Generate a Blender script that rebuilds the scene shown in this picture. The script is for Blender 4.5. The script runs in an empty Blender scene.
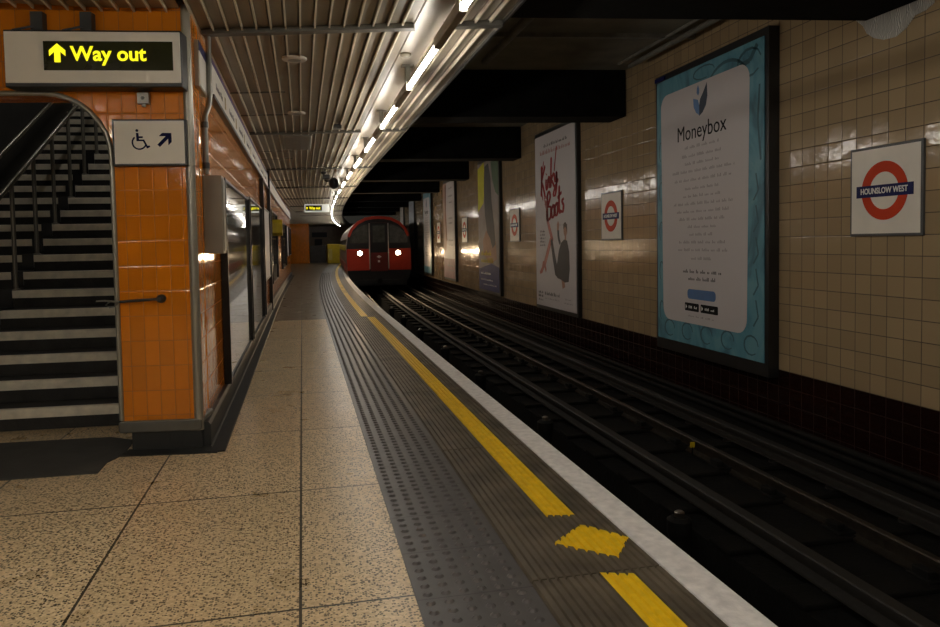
import bpy, bmesh, math, random
from mathutils import Vector, Matrix
random.seed(7)
SC = bpy.context.scene
COL = SC.collection
PI = math.pi
# ---------------------------------------------------------------- camera, world, exposure
H = 1.30
cam_d = bpy.data.cameras.new('camera'); cam = bpy.data.objects.new('camera', cam_d); COL.objects.link(cam)
FPX, PX, PY = 724.7, 460.0, 275.0
_Y = Vector((302-PX, 245-PY, FPX)).normalized()
_X = Vector((3801.456-PX, 183-PY, FPX)); _X = (_X - _Y*_X.dot(_Y)).normalized()
_U = _X.cross(_Y)
R = Matrix((_X, _Y, _U))
c0, c1, c2 = R.col[0], R.col[1], R.col[2]
M = Matrix(((c0.x, -c1.x, -c2.x, 0), (c0.y, -c1.y, -c2.y, 0), (c0.z, -c1.z, -c2.z, H), (0, 0, 0, 1)))
cam.matrix_world = M
cam_d.sensor_width = 36; cam_d.sensor_fit = 'HORIZONTAL'
cam_d.lens = FPX/940*36
cam_d.shift_x = (470-PX)/940; cam_d.shift_y = (PY-313.5)/940
cam_d.clip_start = .05; cam_d.clip_end = 200
SC.camera = cam
w = bpy.data.worlds.new('world'); SC.world = w; w.use_nodes = True
w.node_tree.nodes['Background'].inputs[0].default_value = (.9, .85, .7, 1)
w.node_tree.nodes['Background'].inputs[1].default_value = .008
vs = SC.view_settings
vs.view_transform = 'Standard'; vs.look = 'None'; vs.gamma = 1; vs.use_curve_mapping = False
vs.exposure = 1.5
TUBE_E = 13.0
HALL_FILL_E = 36.0  # strength of the unseen fill tubes added over the hall
HEAD_E = 18.0
LIGHT_COL = (1.0, .945, .86)

# ---------------------------------------------------------------- curve of the station
def dl(y):
    return 0 if y < 14 else (y-14)**2/840.
def yaw_at(y):
    return 0 if y < 14 else -math.atan((y-14)/420.)
ORD = ['nearest', 'second', 'third', 'fourth', 'fifth', 'sixth', 'seventh', 'eighth', 'ninth', 'tenth', 'eleventh', 'twelfth',
       'thirteenth', 'fourteenth', 'fifteenth', 'sixteenth', 'seventeenth', 'eighteenth', 'nineteenth', 'twentieth',
       'twenty-first', 'twenty-second', 'twenty-third', 'twenty-fourth', 'twenty-fifth', 'twenty-sixth', 'twenty-seventh']

# ---------------------------------------------------------------- materials
def new_mat(name):
    m = bpy.data.materials.new(name); m.use_nodes = True
    nt = m.node_tree; b = nt.nodes['Principled BSDF']
    return m, nt, b
def N(nt, t, **k):
    n = nt.nodes.new(t)
    for a, v in k.items(): setattr(n, a, v)
    return n
def math_(nt, op, a, b=None, c=None, clamp=False):
    n = nt.nodes.new('ShaderNodeMath'); n.operation = op; n.use_clamp = clamp
    for i, v in enumerate((a, b, c)):
        if v is None: continue
        if isinstance(v, (int, float)): n.inputs[i].default_value = v
        else: nt.links.new(v, n.inputs[i])
    return n.outputs[0]
def mixc(nt, f, a, b, blend='MIX'):
    n = nt.nodes.new('ShaderNodeMix'); n.data_type = 'RGBA'; n.blend_type = blend
    for i, v in ((0, f), (6, a), (7, b)):
        if isinstance(v, (int, float)): n.inputs[i].default_value = v
        elif isinstance(v, tuple): n.inputs[i].default_value = (*v[:3], 1)
        else: nt.links.new(v, n.inputs[i])
    return n.outputs[2]
def pm(name, col, rough=.5, metal=0, var=.12, scale=6, bump=0, bscale=60, spec=.5, coat=0, col2=None):
    m, nt, b = new_mat(name)
    tc = N(nt, 'ShaderNodeTexCoord'); no = N(nt, 'ShaderNodeTexNoise')
    no.inputs['Scale'].default_value = scale; no.inputs['Detail'].default_value = 5
    nt.links.new(tc.outputs['Object'], no.inputs['Vector'])
    f = math_(nt, 'MULTIPLY_ADD', math_(nt, 'SUBTRACT', no.outputs['Fac'], .5), 2.2, .5, clamp=True)
    lo = tuple(c*(1-var) for c in col); hi = tuple(min(1, c*(1+var)) for c in col)
    if col2: lo = col2
    nt.links.new(mixc(nt, f, lo, hi), b.inputs['Base Color'])
    b.inputs['Roughness'].default_value = rough; b.inputs['Metallic'].default_value = metal
    b.inputs['Specular IOR Level'].default_value = spec
    b.inputs['Coat Weight'].default_value = coat
    if bump:
        n2 = N(nt, 'ShaderNodeTexNoise'); n2.inputs['Scale'].default_value = bscale; n2.inputs['Detail'].default_value = 4
        nt.links.new(tc.outputs['Object'], n2.inputs['Vector'])
        bp = N(nt, 'ShaderNodeBump'); bp.inputs['Strength'].default_value = bump; bp.inputs['Distance'].default_value = .01
        nt.links.new(n2.outputs['Fac'], bp.inputs['Height']); nt.links.new(bp.outputs[0], b.inputs['Normal'])
    return m
def em(name, col, s):
    m, nt, b = new_mat(name)
    b.inputs['Base Color'].default_value = (*[c*.6 for c in col], 1)
    b.inputs['Emission Color'].default_value = (*col, 1); b.inputs['Emission Strength'].default_value = s
    return m
def tile_mat(name, base, grout, tw, th, u0=0, v0=0, rough=.12, tilt=.35, var=.10, split=None, base2=None, cvar=None, gw=(.0024, .0016)):
    """glazed tiles laid out in the UV map (metres); split = the height where the colour changes"""
    m, nt, b = new_mat(name)
    uv = N(nt, 'ShaderNodeUVMap'); sp = N(nt, 'ShaderNodeSeparateXYZ'); nt.links.new(uv.outputs[0], sp.inputs[0])
    su = math_(nt, 'DIVIDE', math_(nt, 'SUBTRACT', sp.outputs[0], u0), tw)
    sv = math_(nt, 'DIVIDE', math_(nt, 'SUBTRACT', sp.outputs[1], v0), th)
    fu = math_(nt, 'FRACT', su); fv = math_(nt, 'FRACT', sv)
    iu = math_(nt, 'FLOOR', su); iv = math_(nt, 'FLOOR', sv)
    cb = N(nt, 'ShaderNodeCombineXYZ'); nt.links.new(iu, cb.inputs[0]); nt.links.new(iv, cb.inputs[1])
    wn = N(nt, 'ShaderNodeTexWhiteNoise'); nt.links.new(cb.outputs[0], wn.inputs['Vector'])
    sc = N(nt, 'ShaderNodeSeparateColor'); nt.links.new(wn.outputs['Color'], sc.inputs[0])
    # distance to tile edge in metres
    du = math_(nt, 'MULTIPLY', math_(nt, 'MINIMUM', fu, math_(nt, 'SUBTRACT', 1, fu)), tw)
    dv = math_(nt, 'MULTIPLY', math_(nt, 'MINIMUM', fv, math_(nt, 'SUBTRACT', 1, fv)), th)
    d = math_(nt, 'MINIMUM', du, dv)
    g = math_(nt, 'SUBTRACT', 1, math_(nt, 'DIVIDE', math_(nt, 'SUBTRACT', d, gw[0]), gw[1], clamp=True), clamp=True)
    val = wn.outputs['Value']
    lo = tuple(c*(1-var) for c in base); hi = tuple(min(1, c*(1+var)) for c in base)
    c = mixc(nt, val, lo, hi)
    if cvar: c = mixc(nt, math_(nt, 'MULTIPLY', sc.outputs[0], .6), c, cvar)
    if split is not None:
        s = math_(nt, 'LESS_THAN', sp.outputs[1], split)
        c = mixc(nt, s, c, mixc(nt, val, tuple(x*.8 for x in base2), base2))
    gc = grout
    if split is not None: gc = mixc(nt, s, grout, tuple(x*.8 for x in base2))
    nt.links.new(mixc(nt, g, c, gc), b.inputs['Base Color'])
    nt.links.new(math_(nt, 'MULTIPLY_ADD', g, .5, rough), b.inputs['Roughness'])
    # tiles sit at slightly different tilts; edges are eased; glaze ripples
    tx = math_(nt, 'MULTIPLY', math_(nt, 'SUBTRACT', fu, .5), math_(nt, 'SUBTRACT', sc.outputs[0], .5))
    ty = math_(nt, 'MULTIPLY', math_(nt, 'SUBTRACT', fv, .5), math_(nt, 'SUBTRACT', sc.outputs[1], .5))
    hgt = math_(nt, 'MULTIPLY', math_(nt, 'ADD', tx, ty), tilt)
    edge = math_(nt, 'DIVIDE', d, .008, clamp=True)
    nz = N(nt, 'ShaderNodeTexNoise'); nz.inputs['Scale'].default_value = 14; nt.links.new(uv.outputs[0], nz.inputs['Vector'])
    hgt = math_(nt, 'ADD', hgt, math_(nt, 'MULTIPLY', edge, .22))
    hgt = math_(nt, 'ADD', hgt, math_(nt, 'MULTIPLY', nz.outputs['Fac'], .28))
    bp = N(nt, 'ShaderNodeBump'); bp.inputs['Strength'].default_value = 1; bp.inputs['Distance'].default_value = .006
    nt.links.new(hgt, bp.inputs['Height']); nt.links.new(bp.outputs[0], b.inputs['Normal'])
    return m

M_orange = tile_mat('orange_tile', (.66, .20, .008), (.36, .12, .018), .088, .160, 0, .065, gw=(.0010, .0012), rough=.09, tilt=.22, var=.10)
M_cream = tile_mat('cream_tile', (.35, .258, .148), (.055, .032, .014), .17, .1645, .04, -.02, rough=.11, tilt=.55, var=.09,
                   split=-.02, base2=(.015, .005, .0035))
M_cream_far = tile_mat('cream_tile_far', (.40, .30, .18), (.2, .15, .1), .17, .1645, rough=.25)
M_ceil = pm('ceiling_metal', (.29, .25, .19), rough=.4, metal=.3, var=.16, scale=1.4)
M_ceil_flat = pm('ceiling_flat_panel', (.50, .45, .37), rough=.35, metal=.1, var=.08, scale=3)
M_dark = pm('dark_paint', (.035, .035, .032), rough=.45, var=.3)
M_black = pm('black_paint', (.012, .012, .012), rough=.4, var=.3)
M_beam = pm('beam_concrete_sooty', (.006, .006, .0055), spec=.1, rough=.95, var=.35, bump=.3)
M_soffit = pm('sooty_soffit', (.17, .155, .115), rough=.9, var=.4, scale=1.5)
M_grey = pm('grey_metal', (.24, .235, .205), rough=.35, metal=.5, var=.1)
M_grey_low = pm('foot_trim_metal', (.13, .125, .105), rough=.4, metal=.4)
M_trim = pm('grey_trim', (.36, .34, .28), rough=.32, metal=.55, var=.1)
M_steel = pm('rail_steel', (.020, .018, .015), rough=.62, metal=.2, var=.3, scale=20)
M_steel_b = pm('worn_rail_steel', (.060, .050, .038), rough=.5, metal=.8, var=.3, scale=20)
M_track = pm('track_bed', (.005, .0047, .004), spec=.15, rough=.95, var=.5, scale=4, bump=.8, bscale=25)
M_white = pm('white_enamel', (.78, .74, .65), rough=.45, spec=.3, var=.04)
M_post_white = pm('poster_white', (.56, .53, .525), spec=.2, rough=.55, var=.03, scale=1)
M_edge = pm('white_edge_paint', (.80, .77, .74), rough=.6, var=.16, scale=22, bump=.4, bscale=50)
M_yellow = pm('yellow_line_paint', (.90, .58, .010), rough=.45, var=.14, scale=18)
M_rib = pm('ribbed_rubber', (.11, .088, .060), rough=.5, var=.5, scale=5)
M_skirt = pm('dark_skirting', (.016, .016, .014), rough=.5, var=.2)
M_ringred = pm('roundel_red', (.56, .045, .008), spec=.2, rough=.5, var=.05)
M_navy = pm('sign_navy', (.008, .012, .085), spec=.2, rough=.5, var=.1)
M_navytxt = pm('symbol_navy', (.003, .005, .040), spec=.1, rough=.6, var=.1)
M_text = pm('text_white', (.78, .77, .74), rough=.4, var=.03)
M_ledback = pm('display_black', (.020, .022, .004), rough=.15, var=.2)
M_led = em('display_yellow', (.95, .86, .010), .42)
M_tube = em('tube_glow', LIGHT_COL, TUBE_E)
M_tube2 = em('hall_tube_glow', LIGHT_COL, HALL_FILL_E)
M_endcap = pm('tube_cap', (.4, .38, .33), rough=.4)
M_batten = pm('batten_box', (.22, .18, .13), rough=.5, var=.2)
M_cab = pm('cabinet_grey', (.26, .235, .185), rough=.45, var=.06)
M_print = pm('text_black', (.006, .006, .007), spec=.1, rough=.6)
M_grayprint = pm('text_grey', (.26, .24, .235), rough=.5)
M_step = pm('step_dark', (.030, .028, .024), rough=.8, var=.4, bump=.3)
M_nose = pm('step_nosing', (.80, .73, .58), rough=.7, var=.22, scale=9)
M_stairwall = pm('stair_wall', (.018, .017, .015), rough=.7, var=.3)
M_rod = pm('bright_steel', (.55, .5, .42), rough=.22, metal=1, var=.08)
M_railsteel = pm('dull_handrail', (.30, .27, .22), rough=.25, metal=.95)
M_bal = pm('baluster_grey', (.20, .185, .15), rough=.4, metal=.4)

def floor_mat():
    m, nt, b = new_mat('terrazzo')
    tc = N(nt, 'ShaderNodeTexCoord'); sp = N(nt, 'ShaderNodeSeparateXYZ'); nt.links.new(tc.outputs['Object'], sp.inputs[0])
    v1 = N(nt, 'ShaderNodeTexVoronoi'); v1.inputs['Scale'].default_value = 105; nt.links.new(tc.outputs['Object'], v1.inputs['Vector'])
    v2 = N(nt, 'ShaderNodeTexVoronoi'); v2.inputs['Scale'].default_value = 62; nt.links.new(tc.outputs['Object'], v2.inputs['Vector'])
    s1 = N(nt, 'ShaderNodeSeparateColor'); nt.links.new(v1.outputs['Color'], s1.inputs[0])
    s2 = N(nt, 'ShaderNodeSeparateColor'); nt.links.new(v2.outputs['Color'], s2.inputs[0])
    c = mixc(nt, s1.outputs[1], (.62, .45, .25), (.90, .70, .42))
    dk1 = math_(nt, 'MULTIPLY', math_(nt, 'GREATER_THAN', s1.outputs[0], .68), math_(nt, 'LESS_THAN', v1.outputs['Distance'], .52))
    dk2 = math_(nt, 'MULTIPLY', math_(nt, 'GREATER_THAN', s2.outputs[0], .78), math_(nt, 'LESS_THAN', v2.outputs['Distance'], .40))
    c = mixc(nt, math_(nt, 'MULTIPLY', dk1, .95), c, (.035, .022, .013))
    c = mixc(nt, math_(nt, 'MULTIPLY', dk2, .85), c, (.025, .016, .010))
    no = N(nt, 'ShaderNodeTexNoise'); no.inputs['Scale'].default_value = 1.3; no.inputs['Detail'].default_value = 4
    nt.links.new(tc.outputs['Object'], no.inputs['Vector'])
    c = mixc(nt, math_(nt, 'MULTIPLY', no.outputs['Fac'], .22), c, (.26, .19, .10))
    # slab to slab variation
    fx = math_(nt, 'DIVIDE', math_(nt, 'ADD', sp.outputs[0], .04), .8045); fy = math_(nt, 'DIVIDE', math_(nt, 'SUBTRACT', sp.outputs[1], .04), 1.2815)
    cb = N(nt, 'ShaderNodeCombineXYZ'); nt.links.new(math_(nt, 'FLOOR', fx), cb.inputs[0]); nt.links.new(math_(nt, 'FLOOR', fy), cb.inputs[1])
    wn = N(nt, 'ShaderNodeTexWhiteNoise'); nt.links.new(cb.outputs[0], wn.inputs['Vector'])
    c = mixc(nt, math_(nt, 'MULTIPLY', wn.outputs['Value'], .22), c, (.38, .27, .14))
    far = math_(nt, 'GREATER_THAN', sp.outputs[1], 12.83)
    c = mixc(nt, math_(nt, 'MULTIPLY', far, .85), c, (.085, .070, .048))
    def joint(f, size):
        fr = math_(nt, 'FRACT', f); d = math_(nt, 'MULTIPLY', math_(nt, 'MINIMUM', fr, math_(nt, 'SUBTRACT', 1, fr)), size)
        return math_(nt, 'LESS_THAN', d, .0056)
    j = math_(nt, 'MAXIMUM', joint(fx, .8045), joint(fy, 1.2815))
    c = mixc(nt, math_(nt, 'MULTIPLY', j, .93), c, (.02, .016, .012))
    nt.links.new(c, b.inputs['Base Color'])
    n2 = N(nt, 'ShaderNodeTexNoise'); n2.inputs['Scale'].default_value = 3; n2.inputs['Detail'].default_value = 6
    nt.links.new(tc.outputs['Object'], n2.inputs['Vector'])
    nt.links.new(math_(nt, 'MULTIPLY_ADD', n2.outputs['Fac'], .3, .17), b.inputs['Roughness'])
    bp = N(nt, 'ShaderNodeBump'); bp.inputs['Distance'].default_value = .002
    nt.links.new(math_(nt, 'SUBTRACT', math_(nt, 'MULTIPLY', n2.outputs['Fac'], .2), j), bp.inputs['Height']); nt.links.new(bp.outputs[0], b.inputs['Normal'])
    return m
M_floor = floor_mat()
def tactile_mat():
    m, nt, b = new_mat('tactile_slab')
    tc = N(nt, 'ShaderNodeTexCoord'); sp = N(nt, 'ShaderNodeSeparateXYZ'); nt.links.new(tc.outputs['Object'], sp.inputs[0])
    no = N(nt, 'ShaderNodeTexNoise'); no.inputs['Scale'].default_value = 9; no.inputs['Detail'].default_value = 6; nt.links.new(tc.outputs['Object'], no.inputs['Vector'])
    c = mixc(nt, no.outputs['Fac'], (.055, .050, .047), (.125, .114, .108))
    f = math_(nt, 'DIVIDE', math_(nt, 'SUBTRACT', sp.outputs[1], .13), .405); fr = math_(nt, 'FRACT', f)
    j = math_(nt, 'LESS_THAN', math_(nt, 'MULTIPLY', math_(nt, 'MINIMUM', fr, math_(nt, 'SUBTRACT', 1, fr)), .405), .003)
    c = mixc(nt, j, c, (.02, .018, .016))
    nt.links.new(c, b.inputs['Base Color']); b.inputs['Roughness'].default_value = .38
    return m
M_tact = tactile_mat()
def glass_mat(name, col, rough=.04):
    m = pm(name, col, rough=rough, spec=.8, coat=.6, var=.1, scale=3); return m
M_casing = glass_mat('poster_glass', (.085, .075, .06))

# ---------------------------------------------------------------- mesh building
class MB:
    def __init__(s): s.v = []; s.f = []; s.uv = []; s.sm = []
    def face(s, pts, uv=None, smooth=False):
        i = len(s.v); s.v += [tuple(p) for p in pts]; s.f.append(tuple(range(i, i+len(pts)))); s.uv.append(uv); s.sm.append(smooth)
    def add(s, verts, faces, smooth=False):
        i = len(s.v); s.v += [tuple(p) for p in verts]
        for f in faces: s.f.append(tuple(i+k for k in f)); s.uv.append(None); s.sm.append(smooth)
    def box(s, x0, x1, y0, y1, z0, z1, m=None):
        p = [(x0, y0, z0), (x1, y0, z0), (x1, y1, z0), (x0, y1, z0), (x0, y0, z1), (x1, y0, z1), (x1, y1, z1), (x0, y1, z1)]
        if m: p = [m @ Vector(q) for q in p]
        s.add(p, [(0, 3, 2, 1), (4, 5, 6, 7), (0, 1, 5, 4), (1, 2, 6, 5), (2, 3, 7, 6), (3, 0, 4, 7)]); return s
    def bar(s, a, b, wd, ht):
        a = Vector(a); b = Vector(b); d = (b-a).normalized(); up = Vector((0, 0, 1)) if abs(d.z) < .95 else Vector((0, 1, 0))
        x = d.cross(up).normalized()*wd/2; z = x.cross(d).normalized()*ht/2
        p = [a-x-z, a+x-z, a+x+z, a-x+z, b-x-z, b+x-z, b+x+z, b-x+z]
        s.add(p, [(0, 1, 2, 3), (7, 6, 5, 4), (0, 4, 5, 1), (1, 5, 6, 2), (2, 6, 7, 3), (3, 7, 4, 0)]); return s
    def tube(s, pts, r, n=10, r2=None):
        pts = [Vector(p) for p in pts]; rings = []
        for i, p in enumerate(pts):
            d = (pts[min(i+1, len(pts)-1)]-pts[max(i-1, 0)]).normalized()
            up = Vector((0, 0, 1)) if abs(d.z) < .9 else Vector((0, 1, 0))
            x = d.cross(up).normalized(); z = x.cross(d)
            rr = r if r2 is None else r+(r2-r)*i/(len(pts)-1)
            rings.append([p+(x*math.cos(2*PI*k/n)+z*math.sin(2*PI*k/n))*rr for k in range(n)])
        vs_ = [q for rg in rings for q in rg]; fs = []
        for i in range(len(rings)-1):
            for k in range(n): fs.append((i*n+k, i*n+(k+1) % n, (i+1)*n+(k+1) % n, (i+1)*n+k))
        s.add(vs_, fs, True)
        s.add(rings[0], [tuple(range(n))[::-1]]); s.add(rings[-1], [tuple(range(n))]); return s
    def lathe(s, prof, c=(0, 0, 0), n=20, axis='z'):
        vs_ = []
        for r, h in prof:
            for k in range(n):
                a = 2*PI*k/n; p = (r*math.cos(a), r*math.sin(a), h)
                if axis == 'y': p = (p[0], h, p[1])
                if axis == 'x': p = (h, p[0], p[1])
                vs_.append((p[0]+c[0], p[1]+c[1], p[2]+c[2]))
        fs = []
        for i in range(len(prof)-1):
            for k in range(n): fs.append((i*n+k, i*n+(k+1) % n, (i+1)*n+(k+1) % n, (i+1)*n+k))
        fs.append(tuple(range(n))[::-1]); fs.append(tuple((len(prof)-1)*n+k for k in range(n)))
        s.add(vs_, fs, False); return s
    def plate(s, pts, y0, y1):
        """outline in x,z; solid between y0 (front) and y1 (back)"""
        n = len(pts)
        if sum(pts[i][0]*pts[(i+1) % n][1]-pts[(i+1) % n][0]*pts[i][1] for i in range(n)) < 0: pts = pts[::-1]
        v = [(x, y0, z) for x, z in pts]+[(x, y1, z) for x, z in pts]
        s.add(v, [tuple(range(n)), tuple(range(2*n-1, n-1, -1))]+[(i+n, (i+1) % n+n, (i+1) % n, i) for i in range(n)]); return s
    def ring(s, ro, ri, cx, cz, y0, y1, n=48, a0=0, a1=2*PI):
        full = abs(a1-a0-2*PI) < 1e-6
        for i in range(n):
            a, b = a0+(a1-a0)*i/n, a0+(a1-a0)*(i+1)/n
            q = [(cx+r*math.cos(t), cz+r*math.sin(t)) for r, t in ((ri, a), (ro, a), (ro, b), (ri, b))]
            s.plate(q, y0, y1)
        return s
    def sweep(s, prof, path, closed=True, smooth=False, caps=True):
        """prof = (u, z) outline; path = list of (y, du) -> x = u + du, along y"""
        n = len(prof); vs_ = [(u+du, y, z) for y, du in path for u, z in prof]; fs = []
        for i in range(len(path)-1):
            for k in range(n if closed else n-1):
                k2 = (k+1) % n; fs.append((i*n+k, i*n+k2, (i+1)*n+k2, (i+1)*n+k))
        if closed and caps: fs += [tuple(range(n))[::-1], tuple((len(path)-1)*n+k for k in range(n))]
        s.add(vs_, fs, smooth); return s
    def build(s, name, mat, parent=None, bevel=0, kind=None, loc=None, flip=False, fixn=False):
        me = bpy.data.meshes.new(name); me.from_pydata(s.v, [], s.f)
        if any(u is not None for u in s.uv):
            L = me.uv_layers.new(name='UVMap'); k = 0
            for f, u in zip(s.f, s.uv):
                for j in range(len(f)):
                    L.data[k].uv = u[j] if u else (0, 0); k += 1
        for p, sm in zip(me.polygons, s.sm): p.use_smooth = sm
        if bevel or fixn:
            bm = bmesh.new(); bm.from_mesh(me)
            bmesh.ops.remove_doubles(bm, verts=bm.verts, dist=1e-5)
            bmesh.ops.recalc_face_normals(bm, faces=bm.faces)
            if bevel:
                ed = [e for e in bm.edges if len(e.link_faces) == 2 and e.calc_face_angle(0) > .6]
                bmesh.ops.bevel(bm, geom=ed, offset=bevel, segments=2, affect='EDGES', profile=.5, clamp_overlap=True)
            bm.to_mesh(me); bm.free()
        me.materials.append(mat)
        o = bpy.data.objects.new(name, me); COL.objects.link(o)
        if parent: o.parent = parent
        if kind: o['kind'] = kind
        if loc: o.location = loc
        return o
def B(*a, m=None): return MB().box(*a, m=m)
def thing(name, label, cat, loc=(0, 0, 0), rotz=0, group=None):
    o = bpy.data.objects.new(name, None); COL.objects.link(o); o.location = loc; o.rotation_euler = (0, 0, rotz)
    o.empty_display_size = .1
    o['label'] = label; o['category'] = cat
    if group: o['group'] = group
    return o
def tag(o, label, cat, group=None, kind=None):
    o['label'] = label; o['category'] = cat
    if group: o['group'] = group
    if kind: o['kind'] = kind
    return o
def copy_tree(o, parent=None):
    c = o.copy(); COL.objects.link(c); c.parent = parent
    for ch in list(o.children): copy_tree(ch, c)
    return c
def text(body, size, mat, parent, name='lettering', x=0, y=0, z=0, align='CENTER', bold=0, width=None, shear=0, ext=.001, rot=0, spacing=1, valign='CENTER'):
    cu = bpy.data.curves.new(name, 'FONT'); cu.body = body; cu.size = size; cu.align_x = align; cu.align_y = valign
    cu.offset = bold; cu.extrude = ext; cu.shear = shear; cu.resolution_u = 4; cu.space_character = spacing
    ob = bpy.data.objects.new(name, cu)
    me = bpy.data.meshes.new_from_object(ob)
    bpy.data.objects.remove(ob)
    mat4 = Matrix.Translation((x, y, z)) @ Matrix.Rotation(PI/2, 4, 'X') @ Matrix.Rotation(rot, 4, 'Z')
    if width:
        xs = [v.co.x for v in me.vertices]; w0 = max(xs)-min(xs)
        mat4 = mat4 @ Matrix.Diagonal((width/w0, 1, 1, 1))
    me.transform(mat4); me.materials.clear(); me.materials.append(mat); me.name = name
    o = bpy.data.objects.new(name, me); COL.objects.link(o); o.parent = parent
    return o
def rounded(x0, x1, z0, z1, r, n=6):
    p = []
    for cx, cz, a in ((x1-r, z0+r, -PI/2), (x1-r, z1-r, 0), (x0+r, z1-r, PI/2), (x0+r, z0+r, PI)):
        for i in range(n+1):
            t = a+PI/2*i/n; p.append((cx+r*math.cos(t), cz+r*math.sin(t)))
    return p
PATH = [(-8, 0), (14, 0)]+[(y, dl(y)) for y in range(16, 63, 2)]
NEARPATH = [(-8, 0), (14, 0)]

# ================================================================ THE SETTING
# platform floor slab
B_ = MB(); B_.sweep([(-6.0, -.12), (.372, -.12), (.372, 0), (-6.0, 0)], [(-8, 0), (14, 0)]+[(y, dl(y)) for y in range(16, 63, 2)])
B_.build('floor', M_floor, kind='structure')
# platform substructure under the paving to the edge
MB().sweep([(.372, -1.3), (1.45, -1.3), (1.45, -.05), (.372, -.05)], PATH).build('floor', M_dark, kind='structure')
# tactile slabs with blisters
tb = MB(); tb.sweep([(.374, -.05), (.815, -.05), (.815, .0), (.374, .0)], PATH)
yy = .16
i = 0
while yy < 34:
    seg = 8 if yy < 8 else 5
    for k in range(6):
        cx = .374+.045+k*.0685+(.034 if False else 0)+dl(yy); cy = yy
        r = .0200
        v = [(cx+r*math.cos(2*PI*q/seg), cy+r*math.sin(2*PI*q/seg), 0) for q in range(seg)]+[(cx+r*.5*math.cos(2*PI*q/seg), cy+r*.5*math.sin(2*PI*q/seg)  , .0085) for q in range(seg)]
        tb.add(v, [(q, (q+1) % seg, (q+1) % seg+seg, q+seg) for q in range(seg)]+[tuple(range(seg, 2*seg))], False)
    yy += .0676; i += 1
tb.build('tactile_paving', M_tact); tp = bpy.data.objects['tactile_paving']
tag(tp, 'strip of dark grey blister tactile paving between the speckled slabs and ribbed strip', 'tactile paving')
# ribbed strip
PITCH = .0340
def rib_z(x):
    t = ((x-.82) % PITCH)/PITCH
    if t < .14: return -.006
    if t < .26: return -.006+(t-.14)/.12*.010
    if t < .88: return .004
    return .004-(t-.88)/.12*.010
def rib_prof(x0, x1, lift=0.0):
    xs = []; k = math.floor((x0-.82)/PITCH)
    while .82+k*PITCH < x1+PITCH:
        for t in (0, .14, .26, .88, 1): xs.append(.82+(k+t)*PITCH)
        k += 1
    xs = sorted({round(x, 5) for x in xs if x0 <= x <= x1} | {x0, x1})
    return [(x, rib_z(x+1e-7)+lift) for x in xs]
pr = rib_prof(.817, 1.355); n_ = len(pr)
rb = MB()
y0 = -1.0; cuts = []
while y0 < 20: cuts.append((y0, y0+1.79)); y0 += 1.8
cuts.append((y0, 59.9))
for a, b in cuts:
    path = [(a, dl(a)), (b, dl(b))] if b < 14.5 else [(a, dl(a))]+[(y, dl(y)) for y in range(int(a)+2, int(b)+1, 2)]
    if path[-1][0] < b: path.append((b, dl(b)))
    rb.sweep([(.817, -.05), (1.355, -.05)]+pr[::-1], path)
tag(rb.build('ribbed_paving', M_rib), 'dark brown ribbed strip along the platform beside the white edge', 'ribbed paving')
def painted(name, poly, label):
    """paint lying on the ribs inside a polygon in x,y"""
    x0 = min(p[0] for p in poly); x1 = max(p[0] for p in poly); mb = MB()
    pf = rib_prof(x0, x1, .0012)
    def span(x):
        ys = []
        for i in range(len(poly)):
            a, b = poly[i], poly[(i+1) % len(poly)]
            if a[0] != b[0] and min(a[0], b[0])-1e-9 <= x <= max(a[0], b[0])+1e-9:
                ys.append(a[1]+(b[1]-a[1])*(x-a[0])/(b[0]-a[0]))
        return min(ys), max(ys)
    for (xa, za), (xb, zb) in zip(pf[:-1], pf[1:]):
        a0, a1 = span(xa+1e-6 if xa == x0 else xa); b0, b1 = span(xb-1e-6 if xb == x1 else xb)
        j = random.uniform(-.006, .006)
        mb.face([(xa, a0+j, za), (xb, b0+j, zb), (xb, b1+j, zb), (xa, a1+j, za)])
    return tag(mb.build(name, M_yellow), label, 'floor marking')
painted('yellow_line', [(1.10, -1), (1.225, -1), (1.225, 2.55), (1.10, 2.60)], 'yellow stripe at the bottom edge of the photo, nearer than the yellow diamond')
painted('yellow_diamond', [(1.02, 2.90), (1.21, 3.07), (1.355, 2.88), (1.23, 2.71)], 'yellow painted diamond between two ends of the yellow line')
painted('yellow_line', [(1.095, 3.21), (1.225, 3.18), (1.225, 12.85), (1.095, 12.9)], 'long straight yellow line from the diamond to the kink beyond')
pf = rib_prof(1.0, 1.12, .0012); mb = MB()
for (xa, za), (xb, zb) in zip(pf[:-1], pf[1:]):
    for y in range(13, 61, 2):
        mb.face([(xa+dl(y), y, za), (xb+dl(y), y, zb), (xb+dl(y+2), y+2, zb), (xa+dl(y+2), y+2, za)])
tag(mb.build('yellow_line', M_yellow), 'far curving yellow line that leads to the yellow bin', 'floor marking')
# white edge
eb = MB().sweep([(1.358, -.06), (1.50, -.06), (1.512, -.048), (1.512, .004), (1.505, .009), (1.358, .009)], PATH)
eb.build('trim_1', M_edge, kind='structure')

# track bed, pit and drain
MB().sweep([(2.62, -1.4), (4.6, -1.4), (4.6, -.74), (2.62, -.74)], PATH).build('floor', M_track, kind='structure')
MB().sweep([(1.45, -1.4), (2.62, -1.4), (2.62, -1.2), (1.45, -1.2)], PATH).build('floor', M_track, kind='structure')
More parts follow.
